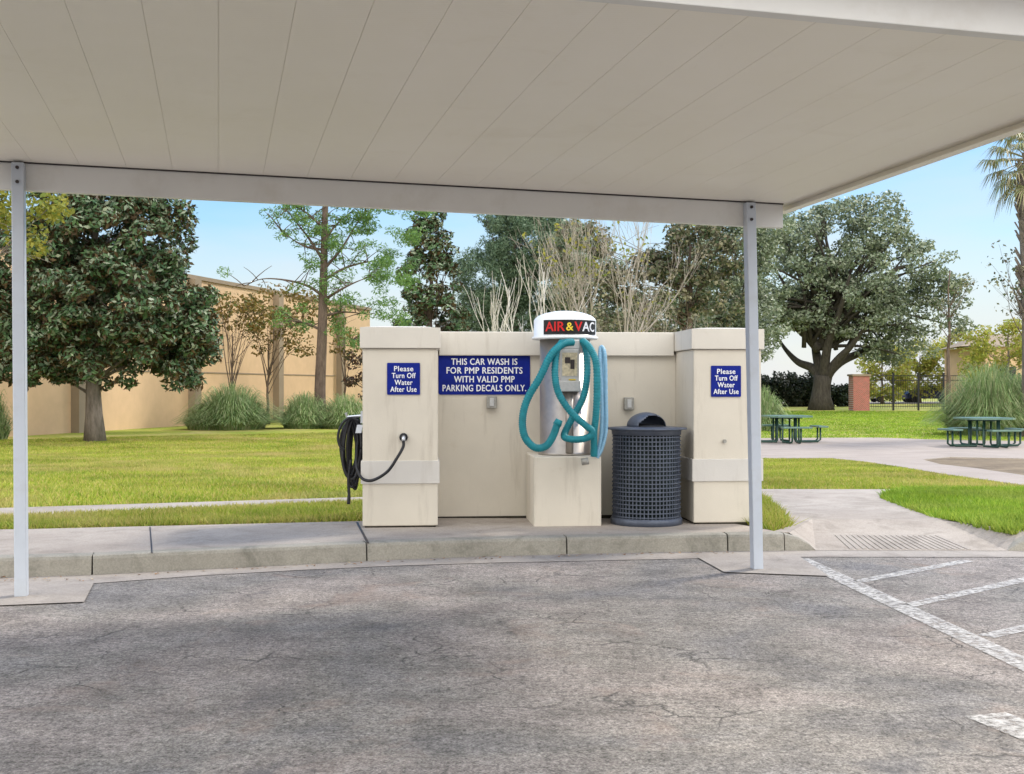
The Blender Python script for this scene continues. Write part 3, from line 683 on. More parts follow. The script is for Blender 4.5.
# ------------------------------------------------------------------ building on the left
D = Vector((.25, 1, 0)).normalized(); NW = Vector((1, -.25, 0)).normalized(); wb = Vector((-15.8, 35.5, 0))
def on(t, off=0): return wb+D*t+NW*off
bd = thing('warehouse', wb+Vector((0, 0, -.2)), 'long peach stucco building behind the left lawn', 'building')
ft, t_end, H = -30, 31.5, 5.72
b = B(); b.box(on((ft+t_end)/2, -9)+UP*-.4, D*(t_end-ft), NW*18, UP*(H+.4)); obj('wall', b, M['peach'], bd)
b = B(); b.box(on((ft+t_end)/2, -9)+UP*H, D*(t_end-ft+.16), NW*18.16, UP*.16); obj('coping', b, M['pilaster'], bd)
for t in (-11.6, -3.9, 3.8, 11.5, 19.2, 26.8):
    b = B(); b.box(on(t, .16)+UP*-.4, D*.5, NW*.32, UP*(H+.38)); obj('pilaster', b, M['pilaster'], bd)
b = B()
for a_, b_ in ((-25, -12), (-11.2, -4.3), (-3.5, 3.4), (4.2, 11.1), (11.9, 18.8), (19.6, 26.4)):
    b.box(on((a_+b_)/2, .012)+UP*1.9, D*(b_-a_), NW*.02, UP*.05)
obj('wall_joint', b, M['pilaster'], bd)

# ------------------------------------------------------------------ vegetation
def leaves(C_, n, rc, size, m, name, parent, up=.5, flat=.75, clip=None, asp=.45):
    """C_: clump centres (k,3); n leaves per clump on lumpy shells"""
    k = len(C_); idx = np.repeat(np.arange(k), n); c = C_[idx]; N_ = len(idx)
    d = rng.normal(size=(N_, 3)); d /= np.linalg.norm(d, axis=1)[:, None]
    rr = rc[idx] if hasattr(rc, '__len__') else np.full(N_, rc)
    p = c+d*(rr*rng.uniform(.35, 1.0, N_)**.6)[:, None]*np.array([1, 1, flat])
    nn = d*.6+rng.normal(size=(N_, 3))*.55+np.array([0, 0, up]); nn /= np.linalg.norm(nn, axis=1)[:, None]
    t = np.cross(nn, rng.normal(size=(N_, 3))); t /= np.linalg.norm(t, axis=1)[:, None]; s = np.cross(nn, t)
    L_ = (size*rng.uniform(.6, 1.3, N_))[:, None]; Wd = L_*asp
    V = np.stack([p-t*L_*.5, p-s*Wd*.5-t*L_*.05, p+t*L_*.5, p+s*Wd*.5-t*L_*.05], 1)
    if clip is not None: V = V[clip(p)]
    return npmesh(name, V.reshape(-1, 3), 4, m, parent)
def blobs_pts(blobs, dens, shell=.45):
    out = []
    for (c, r) in blobs:
        c = np.array(c); r = np.array(r); n = max(3, int(dens*(r[0]*r[1]*r[2])**(2/3)))
        d = rng.normal(size=(n, 3)); d /= np.linalg.norm(d, axis=1)[:, None]
        out.append(c+d*r*(shell+(1-shell)*rng.uniform(0, 1, n)**.5)[:, None])
    return np.vstack(out)
def bez(a, b, sag, n=7):
    a, b = Vector(a), Vector(b); m = (a+b)/2+Vector(sag); return [a*(1-t)**2+m*2*t*(1-t)+b*t*t for t in [i/(n-1) for i in range(n)]]
def limbs(bb, base, top, r0, pts, nl, seed, rl=.3, low=.35, sides=6):
    rd = random.Random(seed); axis = Vector(top)-Vector(base); ln = axis.length
    tr = [Vector(base)+axis*(i/9)+Vector((rd.uniform(-1, 1), rd.uniform(-1, 1), 0))*ln*.008*(i > 0) for i in range(10)]
    bb.tube(tr, [r0*(1.35 if i == 0 else 1.08 if i == 1 else 1)*(1-.085*i) for i in range(10)], 12)
    ids = rd.sample(range(len(pts)), min(nl, len(pts)))
    for i in ids:
        p = Vector(pts[i]); f = rd.uniform(low, .9)
        f = min(f, max(low*.8, (p.z-base[2])/ln-.1)); k = f*9; j = min(8, int(k)); s = tr[j].lerp(tr[j+1], k-j)
        rb_ = r0*(1-.77*f)*rl*rd.uniform(.7, 1.3); d = (p-s).length
        q = bez(s, p, (rd.uniform(-.1, .1)*d, rd.uniform(-.1, .1)*d, rd.uniform(-.02, .14)*d), 7)
        bb.tube(q, [max(.008, rb_*(1-.13*t)) for t in range(7)], sides)
        for _ in range(2):
            e = q[rd.randint(3, 5)]; w_ = e+Vector((rd.uniform(-1, 1), rd.uniform(-1, 1), rd.uniform(-.2, .8)))*d*.3
            bb.tube(bez(e, w_, (0, 0, .04*d), 4), [max(.006, rb_*.45*(1-.22*t)) for t in range(4)], 4)
def tree(name, label, cat, base, h, r0, blobs, dens, n, rc, size, lm, bm, nl=40, group=None, seed=1, clip=None, low=.35, flat=.75, rl=.3, up=.5, shell=.45, asp=.45, top=None):
    t = thing(name, base, label, cat, group); P = blobs_pts(blobs, dens, shell)
    if clip is not None: P = P[clip(P)]
    b = B(); limbs(b, base, top or (base[0], base[1], base[2]+h), r0, P, nl, seed, rl, low); obj('trunk', b, bm, t, True)
    leaves(P, n, rc, size, lm, 'crown', t, up, flat, clip, asp); return t
def blob(x, y, rx, ry, Y, ryd=None):        # ellipsoid from its extent in the photo at distance Y
    c = W(x, y, Y); s = Y/F; return (tuple(c), (rx*s, (ryd if ryd else rx*.85)*s, ry*s))
def gb_(x, Y): return Vector(((x-CX)/F*Y, Y, zt(Y)-.03))

ML = {}
ML['magnolia'] = mat_leaf('magnolia_leaves', [(.035, .08, .03), (.06, .125, .045), (.09, .155, .06), (.07, .10, .045), (.26, .30, .20)], (.12, .08, .04), .5, .35, .08, .6)
ML['oak'] = mat_leaf('live_oak_leaves', [(.12, .16, .09), (.17, .22, .13), (.23, .27, .17), (.31, .34, .24)], None, .5, .4, .2, .25)
ML['yellow'] = mat_leaf('yellow_leaves', [(.22, .23, .04), (.32, .28, .05), (.16, .20, .04)], None, .6, .2, .35, .5)
ML['lime'] = mat_leaf('lime_yellow_leaves', [(.30, .34, .06), (.42, .40, .07), (.24, .30, .06), (.40, .33, .10)], None, .6, .2, .45, .5)
ML['gold'] = mat_leaf('rusty_gold_leaves', [(.20, .15, .04), (.28, .17, .05), (.12, .14, .04)], None, .6, .2, .3, .5)
ML['bright'] = mat_leaf('feathery_green_leaves', [(.14, .26, .07), (.21, .33, .09), (.10, .20, .06)], None, .6, .2, .35, .5)
ML['greygreen'] = mat_leaf('grey_green_needles', [(.09, .15, .085), (.13, .195, .11), (.17, .23, .14)], None, .6, .25, .2, .3)
ML['speckle'] = mat_leaf('pale_mixed_leaves', [(.05, .08, .035), (.16, .17, .09), (.32, .29, .19), (.10, .09, .06)], None, .6, .25, .25, .4)
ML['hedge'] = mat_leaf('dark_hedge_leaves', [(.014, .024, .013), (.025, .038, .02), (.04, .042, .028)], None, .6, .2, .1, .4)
ML['pampas'] = mat_leaf('ornamental_grass_blades', [(.15, .24, .09), (.22, .33, .12), (.30, .39, .16), (.40, .42, .24)], None, .6, .2, .25, .5)
ML['palm'] = mat_leaf('palm_fronds', [(.18, .21, .08), (.28, .28, .13), (.36, .31, .19)], None, .5, .3, .2, .5)
ML['redleaf'] = mat_leaf('dark_reddish_leaves', [(.06, .03, .02), (.035, .05, .025), (.09, .05, .03)], (.10, .045, .025), .5, .35, .1, .6)

wn = np.array(NW); wb_ = np.array(wb)
infront = lambda p: ((p-wb_)@wn) > .25
# magnolia on the left lawn
Y = 32.6
tree('magnolia_tree', 'large dense magnolia with glossy dark leaves on the left lawn', 'tree', gb_(95, Y), 7.2, .24,
     [blob(85, 195, 70, 48, Y), blob(110, 250, 84, 62, Y), blob(100, 300, 108, 55, Y), blob(105, 340, 104, 42, Y), blob(178, 345, 42, 42, Y), blob(25, 345, 50, 36, Y), blob(30, 270, 55, 60, Y), blob(165, 215, 26, 12, Y), blob(200, 300, 16, 16, Y)],
     26, 150, .36, .19, ML['magnolia'], M['bark_grey'], 50, seed=4, clip=infront, low=.22, flat=.85, asp=.42)
# yellow-green tree at top left (only its outer crown is in the frame)
Y = 25
tree('maple_tree', 'tree with yellow green leaves overhanging the magnolia at far left', 'tree', gb_(-55, Y), 5.8, .14,
     [blob(-35, 205, 60, 32, Y), blob(25, 208, 34, 14, Y), blob(-60, 160, 60, 40, Y), blob(28, 230, 24, 22, Y), blob(48, 210, 18, 12, Y)], 24, 60, .32, .13, ML['yellow'], M['bark_grey'], 26, seed=6, asp=.6)
# feathery cypress
Y = 44; base = gb_(322, Y)
t = thing('cypress_tree', base, 'tall thin cypress with feathery pale green sprays beside the left pillar', 'tree')
b = B(); tr = [W(321, 428, Y), W(320, 390, Y), W(322, 340, Y), W(323, 300, Y), W(324, 260, Y), W(325, 215, Y), W(327, 175, Y), W(329, 140, Y)]
b.tube(catmull(tr, 4), [.24-.0062*i for i in range(29)], 12)
br = [[(323, 296), (308, 286), (285, 280), (262, 279), (244, 286)], [(324, 300), (340, 290), (356, 282), (372, 276)], [(324, 262), (310, 240), (296, 222), (285, 208)], [(325, 268), (342, 248), (356, 225), (372, 205)],
      [(325, 240), (336, 225), (352, 212)], [(325, 230), (308, 214), (292, 205)], [(324, 280), (345, 268), (368, 262), (392, 262)], [(323, 316), (345, 312), (372, 315)], [(325, 250), (304, 246), (282, 232)], [(322, 330), (300, 322), (290, 330)], [(326, 200), (300, 180), (280, 178)], [(326, 200), (350, 180), (385, 175)], [(327, 180), (340, 160), (370, 150)], [(327, 180), (310, 160), (300, 150)]]
tips = []; rd = random.Random(9)
for P in br:
    dy = rd.uniform(-1.6, 1.6); q = catmull([W(x, y, Y+dy*i/len(P)) for i, (x, y) in enumerate(P)], 5)
    b.tube(q, [max(.015, .065*(1-i/len(q))) for i in range(len(q))], 6)
    for _ in range(12):
        s = q[rd.randint(len(q)//4, len(q)-1)]; e = s+Vector((rd.uniform(-1, 1), rd.uniform(-1, 1), rd.uniform(-.4, .9)))*.9
        b.tube(bez(s, e, (0, 0, .1), 4), [.022, .018, .013, .008], 4); tips.append(e)
obj('trunk', b, M['bark_brown'], t, True)
tp_ = np.array([tuple(v) for v in tips if v.x > -8.4 or rd.random() < .35])
ex = [W(x+rd.uniform(-r_, r_), y+rd.uniform(-r_, r_)*.8, Y+rd.uniform(-1, 1)) for x, y, r_, k in ((395, 275, 20, 22), (385, 318, 22, 15), (408, 235, 10, 8), (375, 215, 22, 16), (352, 225, 14, 8), (300, 212, 22, 12), (415, 210, 12, 8), (345, 335, 14, 6)) for _ in range(k)]
leaves(np.vstack([tp_, np.array([tuple(v) for v in ex])]), 70, .36, .17, ML['bright'], 'crown', t, .3, .6, None, .25)
# gold-leafed small trees against the building
for x, Y, bl, sd_, lab in ((232, 46.5, [(232, 305, 26, 16), (250, 320, 22, 16)], 2, 'small crooked tree with sparse gold leaves beside the magnolia'),
                           (268, 48, [(270, 305, 30, 20), (262, 335, 14, 22), (300, 330, 20, 28), (304, 300, 20, 14)], 3, 'small tree with sparse gold leaves before the first pilaster'),
                           (345, 52, [(350, 345, 10, 20), (335, 330, 10, 30)], 5, 'slim tree with sparse gold leaves between cypress and left pillar')):
    tree('ornamental_tree', lab, 'tree', gb_(x, Y), 3.7, .07, [blob(a, c, r1, r2, Y) for a, c, r1, r2 in bl], 20, 34, .40, .17, ML['gold'], M['bark_brown'], 22, 'small gold-leafed trees by the building', sd_, clip=infront, asp=.6, rl=.4, low=.3)
Y = 50
tree('young_magnolia_tree', 'small dark magnolia with reddish leaves just left of the wash wall', 'tree', gb_(366, Y), 3.9, .08, [blob(368, 352, 24, 20, Y), blob(366, 385, 20, 16, Y)], 18, 45, .32, .2, ML['redleaf'], M['bark_brown'], 15, seed=8, low=.2)
# conical magnolia
Y = 56
tree('conical_magnolia_tree', 'tall dark conical magnolia rising behind the wash wall', 'tree', gb_(430, Y), 9.5, .2,
     [blob(429, 215, 12, 22, Y), blob(430, 245, 22, 26, Y), blob(430, 280, 30, 30, Y), blob(432, 320, 36, 34, Y), blob(430, 365, 38, 32, Y)], 20, 90, .42, .26, ML['magnolia'], M['bark_brown'], 40, seed=10, low=.15)
# grey-green cedar
Y = 62
tree('cedar_tree', 'broad grey green cedar behind the middle of the wash wall', 'tree', gb_(515, Y), 9.5, .3,
     [blob(525, 245, 48, 38, Y), blob(495, 280, 42, 40, Y), blob(545, 285, 38, 44, Y), blob(560, 240, 26, 24, Y), blob(470, 330, 22, 24, Y), blob(485, 320, 30, 34, Y), blob(530, 335, 50, 40, Y), blob(490, 360, 36, 30, Y), blob(512, 218, 30, 18, Y)], 30, 120, .5, .22, ML['greygreen'], M['bark_brown'], 40, seed=12, up=.1, asp=.22)
# bare crape myrtles
def bare(name, label, x, Y, spread, height, stems, r0, m, seed, depth=4, group=None, leaf=None, leafn=0, kids=(2, 3), lean=.5):
    rd = random.Random(seed); base = gb_(x, Y); t = thing(name, base, label, 'tree', group); b = B(); tips = []
    def grow(p, d, ln, r, k):
        q = [p]; dd = d.copy()
        for i in range(4):
            dd = (dd+Vector((rd.gauss(0, .10), rd.gauss(0, .10), rd.gauss(.04, .06)))).normalized(); q.append(q[-1]+dd*ln/4)
        b.tube(q, [r*(1-.1*i) for i in range(5)], 6 if k > 1 else 3, cap=False)
        if k == 0: tips.append(q[-1]); return
        for _ in range(rd.randint(*kids)):
            s = q[rd.randint(2, 4)]; nd = (dd+Vector((rd.gauss(0, lean), rd.gauss(0, lean), rd.uniform(-.05, .5)))).normalized()
            grow(s, nd, ln*rd.uniform(.6, .85), max(.006*Y/40, r*.55), k-1)
    for i in range(stems):
        a = 2*math.pi*i/stems+rd.uniform(-.4, .4); d = Vector((math.cos(a)*spread, math.sin(a)*spread, 1)).normalized()
        grow(base+Vector((math.cos(a), math.sin(a), 0))*.12, d, height*.36, r0*rd.uniform(.75, 1.1), depth)
    obj('trunk', b, m, t, True)
    if leaf and leafn:
        T = np.array([tuple(v) for v in tips]); T = T[rng.permutation(len(T))[:leafn]]; leaves(T, 8, .25, .13, leaf, 'crown', t, .3, .8, None, .6)
    return t
bare('crape_myrtle', 'pale bare crape myrtle left of the vacuum hood', 521, 28, .14, 5.0, 6, .05, M['bark_pale'], 5, 3, kids=(2, 3), lean=.17)
bare('bare_tree', 'bare tan tree with many upright twigs behind the vacuum', 606, 34, .24, 7.0, 6, .055, M['bark_tan'], 7, 5, leaf=ML['yellow'], leafn=60, kids=(2, 3), lean=.22)
bare('bare_tree', 'bare tan tree between the vacuum and the right pillar', 655, 37, .34, 4.8, 4, .05, M['bark_tan'], 15, 4, leaf=ML['speckle'], leafn=160, kids=(2, 3), lean=.3)
Y = 58
tree('broadleaf_tree', 'soft grey green tree directly behind the vacuum hood', 'tree', gb_(590, Y), 7.5, .2, [blob(590, 285, 40, 40, Y), blob(615, 320, 44, 34, Y), blob(575, 245, 24, 24, Y), blob(640, 345, 40, 24, Y)],
     17, 85, .46, .2, ML['oak'], M['bark_brown'], 40, seed=41)
Y = 43
tree('golden_shrub', 'yellowing shrub showing over the wall beside the vacuum hood', 'shrub', gb_(620, Y), 3.2, .1, [blob(600, 325, 42, 20, Y), blob(650, 318, 36, 24, Y), blob(575, 300, 14, 22, Y)], 16, 40, .35, .14, ML['speckle'], M['bark_brown'], 20, seed=14, asp=.6)
Y = 52
tree('elm_tree', 'tree with pale mixed leaves behind the wall left of right pillar', 'tree', gb_(690, Y), 8, .22,
     [blob(690, 255, 44, 34, Y), blob(660, 290, 50, 36, Y), blob(600, 300, 50, 36, Y), blob(580, 250, 30, 34, Y), blob(715, 225, 40, 26, Y), blob(720, 290, 30, 40, Y), blob(655, 262, 26, 16, Y)], 15, 60, .42, .2, ML['speckle'], M['bark_brown'], 60, seed=16, asp=.6)
Y = 60
tree('evergreen_tree', 'dark green evergreen tree just left of the right carport post', 'tree', gb_(735, Y), 8.5, .25,
     [blob(735, 265, 46, 56, Y), blob(715, 320, 50, 40, Y), blob(760, 230, 36, 30, Y), blob(752, 325, 34, 40, Y), blob(640, 345, 60, 24, Y), blob(700, 245, 26, 14, Y)], 16, 90, .5, .2, ML['oak'], M['bark_dark'], 50, seed=18)
# live oak
Y = 72; base = gb_(821, Y); t = thing('live_oak', base, 'huge spreading live oak behind the picnic tables', 'tree')
b = B(); rd = random.Random(2)
b.tube([base, W(821, 396, Y), W(822, 384, Y), W(823, 376, Y)], [.85, .60, .54, .58], 14)
LB = [[(822, 380), (812, 368), (798, 362), (786, 350), (776, 335)], [(822, 380), (816, 352), (812, 325), (800, 295)], [(824, 380), (838, 360), (852, 345), (866, 325)], [(823, 380), (828, 345), (840, 310), (850, 275)],
      [(823, 378), (840, 362), (862, 352), (884, 340), (905, 330)], [(820, 350), (800, 330), (770, 310), (745, 300)], [(824, 350), (822, 300), (820, 250), (826, 220)], [(840, 320), (870, 290), (895, 270), (915, 265)]]
for P in LB:
    dy = rd.uniform(-4, 4); q = catmull([W(x, y, Y+dy*i/len(P)) for i, (x, y) in enumerate(P)], 5); b.tube(q, [max(.07, .36*(1-.85*i/len(q))) for i in range(len(q))], 8)
bl = [blob(835, 250, 70, 48, Y), blob(790, 275, 70, 50, Y), blob(880, 275, 58, 44, Y), blob(845, 300, 80, 38, Y), blob(750, 310, 46, 40, Y), blob(905, 310, 40, 34, Y), blob(900, 345, 34, 22, Y), blob(870, 345, 20, 20, Y), blob(930, 285, 22, 18, Y),
      blob(775, 230, 40, 28, Y), blob(880, 225, 34, 20, Y), blob(915, 240, 16, 14, Y), blob(845, 212, 30, 14, Y), blob(955, 285, 12, 12, Y), blob(700, 290, 30, 30, Y), blob(955, 320, 14, 14, Y), blob(715, 320, 34, 26, Y), blob(742, 345, 24, 22, Y), blob(940, 300, 24, 26, Y), blob(925, 262, 26, 20, Y), blob(895, 352, 22, 12, Y), blob(875, 205, 26, 12, Y), blob(805, 318, 22, 16, Y)]
P = blobs_pts(bl, 6.0, .35)
for p in P[rng.permutation(len(P))[:90]]:
    s = W(rd.uniform(800, 850), rd.uniform(300, 350), Y); b.tube(bez(s, p, (0, 0, .8), 6), [.16, .13, .1, .08, .06, .04], 5)
obj('trunk', b, M['bark_dark'], t, True)
leaves(P, 88, .70, .25, ML['oak'], 'crown', t, .5, .65, None, .5)
# hedge under the oak
Y = 80
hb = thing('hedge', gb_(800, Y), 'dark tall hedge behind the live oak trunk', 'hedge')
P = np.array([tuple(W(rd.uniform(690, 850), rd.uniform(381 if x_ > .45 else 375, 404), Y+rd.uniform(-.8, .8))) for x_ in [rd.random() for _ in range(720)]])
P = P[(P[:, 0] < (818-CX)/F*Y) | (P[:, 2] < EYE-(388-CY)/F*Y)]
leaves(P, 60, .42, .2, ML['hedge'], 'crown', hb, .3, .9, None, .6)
b = B()
for i in range(14): q = gb_(695+i*11.5, Y); b = B(); b.tube([q, q+UP*1.3], [.07, .04], 5); obj('stem', b, M['bark_dark'], hb, True)
# trees beyond the iron fence
for x, Y, h, bl, lm, lab in ((882, 92, 4.2, [(886, 362, 26, 24), (885, 385, 26, 14), (862, 392, 14, 12)], 'lime', 'yellow leafed tree behind the fence nearest the brick pillar'),
                             (920, 96, 4.0, [(918, 378, 26, 18), (915, 355, 16, 18), (940, 366, 22, 26)], 'lime', 'grey green tree behind the middle of the iron fence'),
                             (975, 98, 4.6, [(962, 358, 28, 28), (988, 376, 26, 18)], 'lime', 'yellow green tree behind the right end of the iron fence')):
    tree('roadside_tree', lab, 'tree', gb_(x, Y), h, .12, [blob(a, c, r1, r2, Y) for a, c, r1, r2 in bl], 9, 70, .65, .26, ML[lm], M['bark_brown'], 18, 'trees behind the iron fence', seed=int(x), asp=.6)
Y = 66
tree('slim_tree', 'slim tree with bare trunk and thin leaves left of the palm', 'tree', gb_(949, Y), 8.2, .13, [blob(948, 300, 16, 20, Y), blob(935, 315, 12, 14, Y), blob(962, 290, 12, 16, Y), blob(950, 330, 16, 10, Y)], 5, 18, .45, .2, ML['speckle'], M['bark_brown'], 30, seed=31, low=.55, rl=.4, asp=.6)
Y = 56
tree('bushy_tree', 'bushy yellow green tree behind the big grass clump on the right', 'tree', gb_(1008, Y), 4.2, .12, [blob(1003, 345, 36, 26, Y), blob(1035, 345, 30, 28, Y), blob(985, 362, 28, 20, Y), blob(972, 350, 14, 12, Y)], 17, 55, .42, .17, ML['lime'], M['bark_grey'], 24, seed=33, asp=.6)
bare('leafy_side_tree', 'sparse tree reaching in from the right edge below the palm', 1075, 36, .5, 6.5, 4, .08, M['bark_brown'], 44, 4, leaf=ML['speckle'], leafn=170, kids=(2, 3), lean=.5)
# tan building far right
b = B(); c0 = W(1000, 400, 84); hh = thing('tan_house', Vector((c0.x, 84, 0)), 'small tan building behind the yellow green trees at right', 'building')
b.b(34.6, 44, 84, 92, -.1, 4.3); obj('wall', b, M['peach'], hh)
b = B(); b.add([(32.6, 83.6, 4.3), (44.4, 83.6, 4.3), (44.4, 92.4, 5.3), (34.2, 92.4, 4.3), (36, 88, 5.4), (42, 88, 5.4)], [(0, 1, 5, 4), (2, 3, 4, 5), (1, 2, 5), (3, 0, 4), (0, 3, 2, 1)]); obj('roof', b, M['pilaster'], hh)
b = B(); b.b(35.6, 36.8, 83.95, 83.99, 1.2, 2.8); obj('window', b, M['liner'], hh)

# palm
Y = 36; base = gb_(1033, Y); t = thing('palm_tree', base, 'tall palm with shaggy trunk at the right edge', 'palm')
top = W(1031, 165, Y); b = B(); b.tube([base.lerp(top, i/8) for i in range(9)], [.42, .33, .31, .30, .30, .32, .36, .40, .34], 14)
for i in range(150):
    a = rng.uniform(0, 6.28); f = rng.uniform(.45, 1); p = base.lerp(top, f); d = Vector((math.cos(a), math.sin(a), 0)); b.box(p+d*.3, Vector((-d.y, d.x, 0))*.09, d*.05, (d*.18+UP*.35))
obj('trunk', b, M['bark_grey'], t)
fv = []; fb_ = B()
for i in range(44):
    a = i*2.4; el = R(75-(i*2.9)); L_ = rng.uniform(1.0, 1.35); d = Vector((math.cos(a), math.sin(a), 0))
    s = top+UP*.1; e = s+(d*math.cos(el)+UP*math.sin(el))*L_*.85+UP*-.1
    fb_.tube(bez(s, e, (0, 0, .12), 4), [.025, .02, .016, .012], 4)
    ax = (e-s).normalized(); side = ax.cross(UP).normalized(); nrm = side.cross(ax)
    for k in range(22):
        ph = R(-105+210*k/21); dd = (ax*math.cos(ph)+side*math.sin(ph)); ll = rng.uniform(.55, .85)*(1 if abs(ph) < 1.3 else .7)
        m1 = e+dd*ll*.55+nrm*.03; tip = e+dd*ll*.95+UP*(-.28-.1*rng.random()); wv_ = nrm.cross(dd).normalized()*.022
        fv += [e, m1+wv_, tip, m1-wv_]
fr2 = obj('frond_stem', fb_, ML['palm'], t); npmesh('fronds', np.array([tuple(v) for v in fv]), 4, ML['palm'], t)
# ornamental grass clumps
def clump(x, Y, rad, h, n, label, seed):
    base = gb_(x, Y); q = np.random.default_rng(seed); a = q.uniform(0, 2*np.pi, n); lean = q.uniform(.05, 1, n)**.7; hh = h*q.uniform(.7, 1.1, n)*(1.12-.45*lean)
    d = np.c_[np.cos(a), np.sin(a), np.zeros(n)]; r_0 = q.uniform(0, 1, n)**.5; b0 = np.array(base)+d*(rad*.66*r_0)[:, None]; segs = 5; w0 = .014*Y/36
    lean = np.clip(r_0*.75+q.normal(0, .18, n), .02, 1); hh = h*q.uniform(.5, 1.1, n)*(1.08-.85*r_0**2)
    sd_ = np.c_[-np.sin(a+q.normal(0, .8, n)), np.cos(a), np.zeros(n)]*w0; V = []
    def at(t): return b0+d*(rad*.70*lean*t**1.5)[:, None]+np.array([0, 0, 1])*(hh*np.sin(t*np.pi*(.5+.30*lean)))[:, None]
    for k in range(segs):
        t0, t1 = k/segs, (k+1)/segs; w_0, w_1 = 1-.8*t0, 1-.8*t1; p0, p1 = at(t0), at(t1)
        V.append(np.stack([p0-sd_*w_0, p0+sd_*w_0, p1+sd_*w_1, p1-sd_*w_1], 1))
    o = npmesh('ornamental_grass', (np.concatenate(V).reshape(-1, 3)-np.array(base)), 4, ML['pampas']); o.location = base
    return tag(o, label, 'plant', 'ornamental grass clumps')
clump(232, 42.5, 1.75, 1.55, 4200, 'large green ornamental grass clump beside the magnolia', 1)
clump(205, 42, .9, .95, 1200, 'low green ornamental grass clump next to the magnolia shade', 7)
clump(305, 43.5, 1.15, 1.25, 2600, 'green ornamental grass clump left of the cypress trunk', 2)
clump(345, 43.5, 1.3, 1.2, 2600, 'green ornamental grass clump right of the cypress trunk', 3)
clump(990, 37, 1.75, 2.15, 5600, 'big pale green ornamental grass behind the right picnic table', 4)
clump(1035, 38, 1.7, 2.0, 4200, 'big ornamental grass clump at the right edge of the photo', 5)
clump(762, 41, 1.0, 1.45, 2200, 'green ornamental grass clump behind the left picnic table', 6)
clump(-10, 33.5, .7, 1.6, 1200, 'ornamental grass clump at the left edge behind the carport post', 8)

# ------------------------------------------------------------------ picnic tables
def table(loc, rot, label):
    t = thing('picnic_table', (0, 0, 0), label, 'picnic table', 'green picnic tables on the plaza')
    b = B(); s = .62; c = .2; pts = [(s-c, s), (s, s-c), (s, -s+c), (s-c, -s), (-s+c, -s), (-s, -s+c), (-s, s-c), (-s+c, s)]
    n = 8; b.add([(x, y, z) for z in (.70, .745) for x, y in pts], [tuple(range(n)), tuple(range(n, 2*n))[::-1]]+[(i, n+i, n+(i+1) % n, (i+1) % n) for i in range(n)]); obj('tabletop', b, M['tabletop'], t)
    for k in range(4):
        a = k*math.pi/2; d = Vector((math.cos(a), math.sin(a), 0)); s_ = Vector((-d.y, d.x, 0))
        b = B(); b.box(d*.93+UP*.415, d*.27, s_*.80, UP*.045); obj('seat', b, M['tabletop'], t, bevel=.01)
        b = B()
        for q in (-.12, .12): b.tube([d*.93+s_*q+UP*.41, d*.93+s_*q+UP*.08, d*.86+s_*q+UP*.03, d*.32+s_*q*1.6+UP*.03, d*.30+s_*q*1.6+UP*.08, d*.30+s_*q*1.6+UP*.70], .027, 8)
        obj('leg', b, M['tablegreen'], t, True)
    b = B(); b.b(-.3, .3, -.03, .03, .40, .44); b.b(-.03, .03, -.3, .3, .395, .435); b.b(-.45, .45, -.03, .03, .66, .698); b.b(-.03, .03, -.45, .45, .655, .695); obj('frame', b, M['tablegreen'], t)
    t.location = loc; t.rotation_euler = (0, 0, rot); return t
pa = Vector(((786-CX)/F*31.8, 31.8, zt(31.8))); pc = Vector(((984-CX)/F*29.6, 29.6, zt(29.6)))
t1 = table(pa, R(4), 'green picnic table nearer the wash wall, left on the plaza')
t2 = t1.copy(); C.objects.link(t2); t2.location = pc; t2.rotation_euler = (0, 0, R(8)); t2['label'] = 'green picnic table in front of the big ornamental grass'
for ch in list(t1.children):
    c2 = ch.copy(); C.objects.link(c2); c2.parent = t2

# ------------------------------------------------------------------ iron fence, brick pillar, parked cars beyond
Y = 71; s = Y/F
bp = W(859, 408, Y); tb_ = thing('brick_pillar', Vector((bp.x, Y, zt(Y))), 'square red brick pillar at the end of the iron fence', 'pillar')
b = B(); b.b(bp.x-.5, bp.x+.5, Y-.5, Y+.5, -.15, 2.0); obj('shaft', b, M['brick'], tb_)
b = B(); b.b(bp.x-.57, bp.x+.57, Y-.57, Y+.57, 2.0, 2.12); obj('pillar_cap', b, M['pilaster'], tb_)
fx0 = bp.x+.52; fe = thing('iron_fence', Vector((fx0, Y, zt(Y))), 'black iron picket fence running right from the brick pillar', 'fence'); fx1 = fx0+16
b = B()
for z in (2.0, 1.72, .12): b.b(fx0, fx1, Y-.025, Y+.025, z, z+.05)
obj('rail', b, M['iron'], fe)
for i in range(11):
    x = fx0+.05+i*1.55; b = B(); b.b(x-.05, x+.05, Y-.05, Y+.05, -.12, 2.15); b.b(x-.065, x+.065, Y-.065, Y+.065, 2.15, 2.2); obj('fence_post', b, M['iron'], fe)
b = B()
for i in range(int(16/.14)): x = fx0+.1+i*.14; b.tube([(x, Y, 0), (x, Y, 1.98)], .010, 4)
obj('pickets', b, M['iron'], fe)
b = B(); xl = bp.x-.5
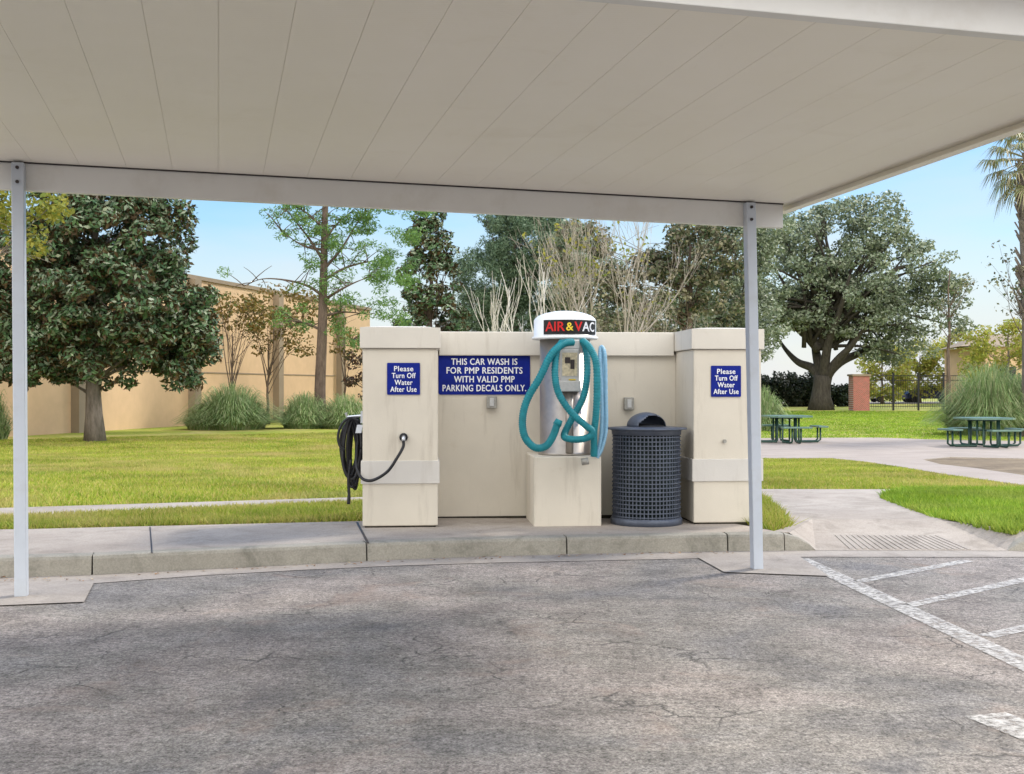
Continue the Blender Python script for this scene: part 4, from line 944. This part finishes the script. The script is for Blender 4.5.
def car(x, Yc, col, label):
    t = thing('parked_car', (x, Yc, 0), label, 'car', 'cars parked beyond the iron fence')
    m = simple('car_paint', col, .25, .3, .03, 3, spec=.6)
    prof = [(-2.2, .35), (-2.25, .75), (-1.9, .92), (-1.3, .98), (-.75, 1.42), (.75, 1.45), (1.45, 1.0), (2.1, .9), (2.2, .6), (2.15, .35)]
    b = B(); n = len(prof); b.add([(x+p, Yc+yy*(.86 if z > 1.1 else 1), z) for yy in (-.85, .85) for p, z in prof], [tuple(range(n))[::-1], tuple(range(n, 2*n))]+[(i, (i+1) % n, n+(i+1) % n, n+i) for i in range(n)]); obj('body', b, m, t, bevel=.05)
    b = B(); b.add([(x+p, Yc-.86, z) for p, z in ((-1.15, 1.0), (-.7, 1.36), (.7, 1.38), (1.25, 1.02))], [(0, 1, 2, 3)]); obj('window', b, M['liner'], t)
    for wx in (-1.4, 1.4):
        for yy in (-.8, .8):
            b = B(); b.tube([(x+wx, Yc+yy-.1, .33), (x+wx, Yc+yy+.1, .33)], .33, 16); obj('wheel', b, M['black'], t)
car((929-CX)/F*98, 98, (.02, .035, .10), 'dark blue car parked beyond the middle of the iron fence')
car((893-CX)/F*100, 100, (.6, .6, .6), 'white car parked beyond the fence near the brick pillar')

# fallen leaves on the gutter and asphalt
b = B(); rd = random.Random(12)
for i in range(150):
    if i < 46: p = g0(rd.uniform(-20, 95), rd.uniform(577, 583)); p.z = .012
    elif i < 150: p = g0(rd.uniform(95, 740), 400); k = rd.random(); q = lerp_px(rd.uniform(95, 740)); p = Vector((q.x, q.y-rd.uniform(.02, .14), .008))
    else: p = g0(rd.uniform(0, 1024), rd.uniform(585, 770)); p.z = .003
    s_ = rd.uniform(.006, .02); a = rd.uniform(0, 6.3); u = Vector((math.cos(a), math.sin(a), rd.uniform(-.3, .3)))*s_; v = Vector((-math.sin(a), math.cos(a), rd.uniform(0, .5)))*s_*.6
    b.add([p-u, p+v+UP*.002, p+u, p-v+UP*.003], [(0, 1, 2, 3)])
struct('fallen_leaves', b, mat_leaf('dry_leaves', [(.30, .17, .09), (.38, .24, .14), (.45, .38, .28), (.22, .12, .07)], None, .8, .1, 0, 3), 'stuff')
for o in bpy.data.objects:
    if '_o' in o: del o['_o']
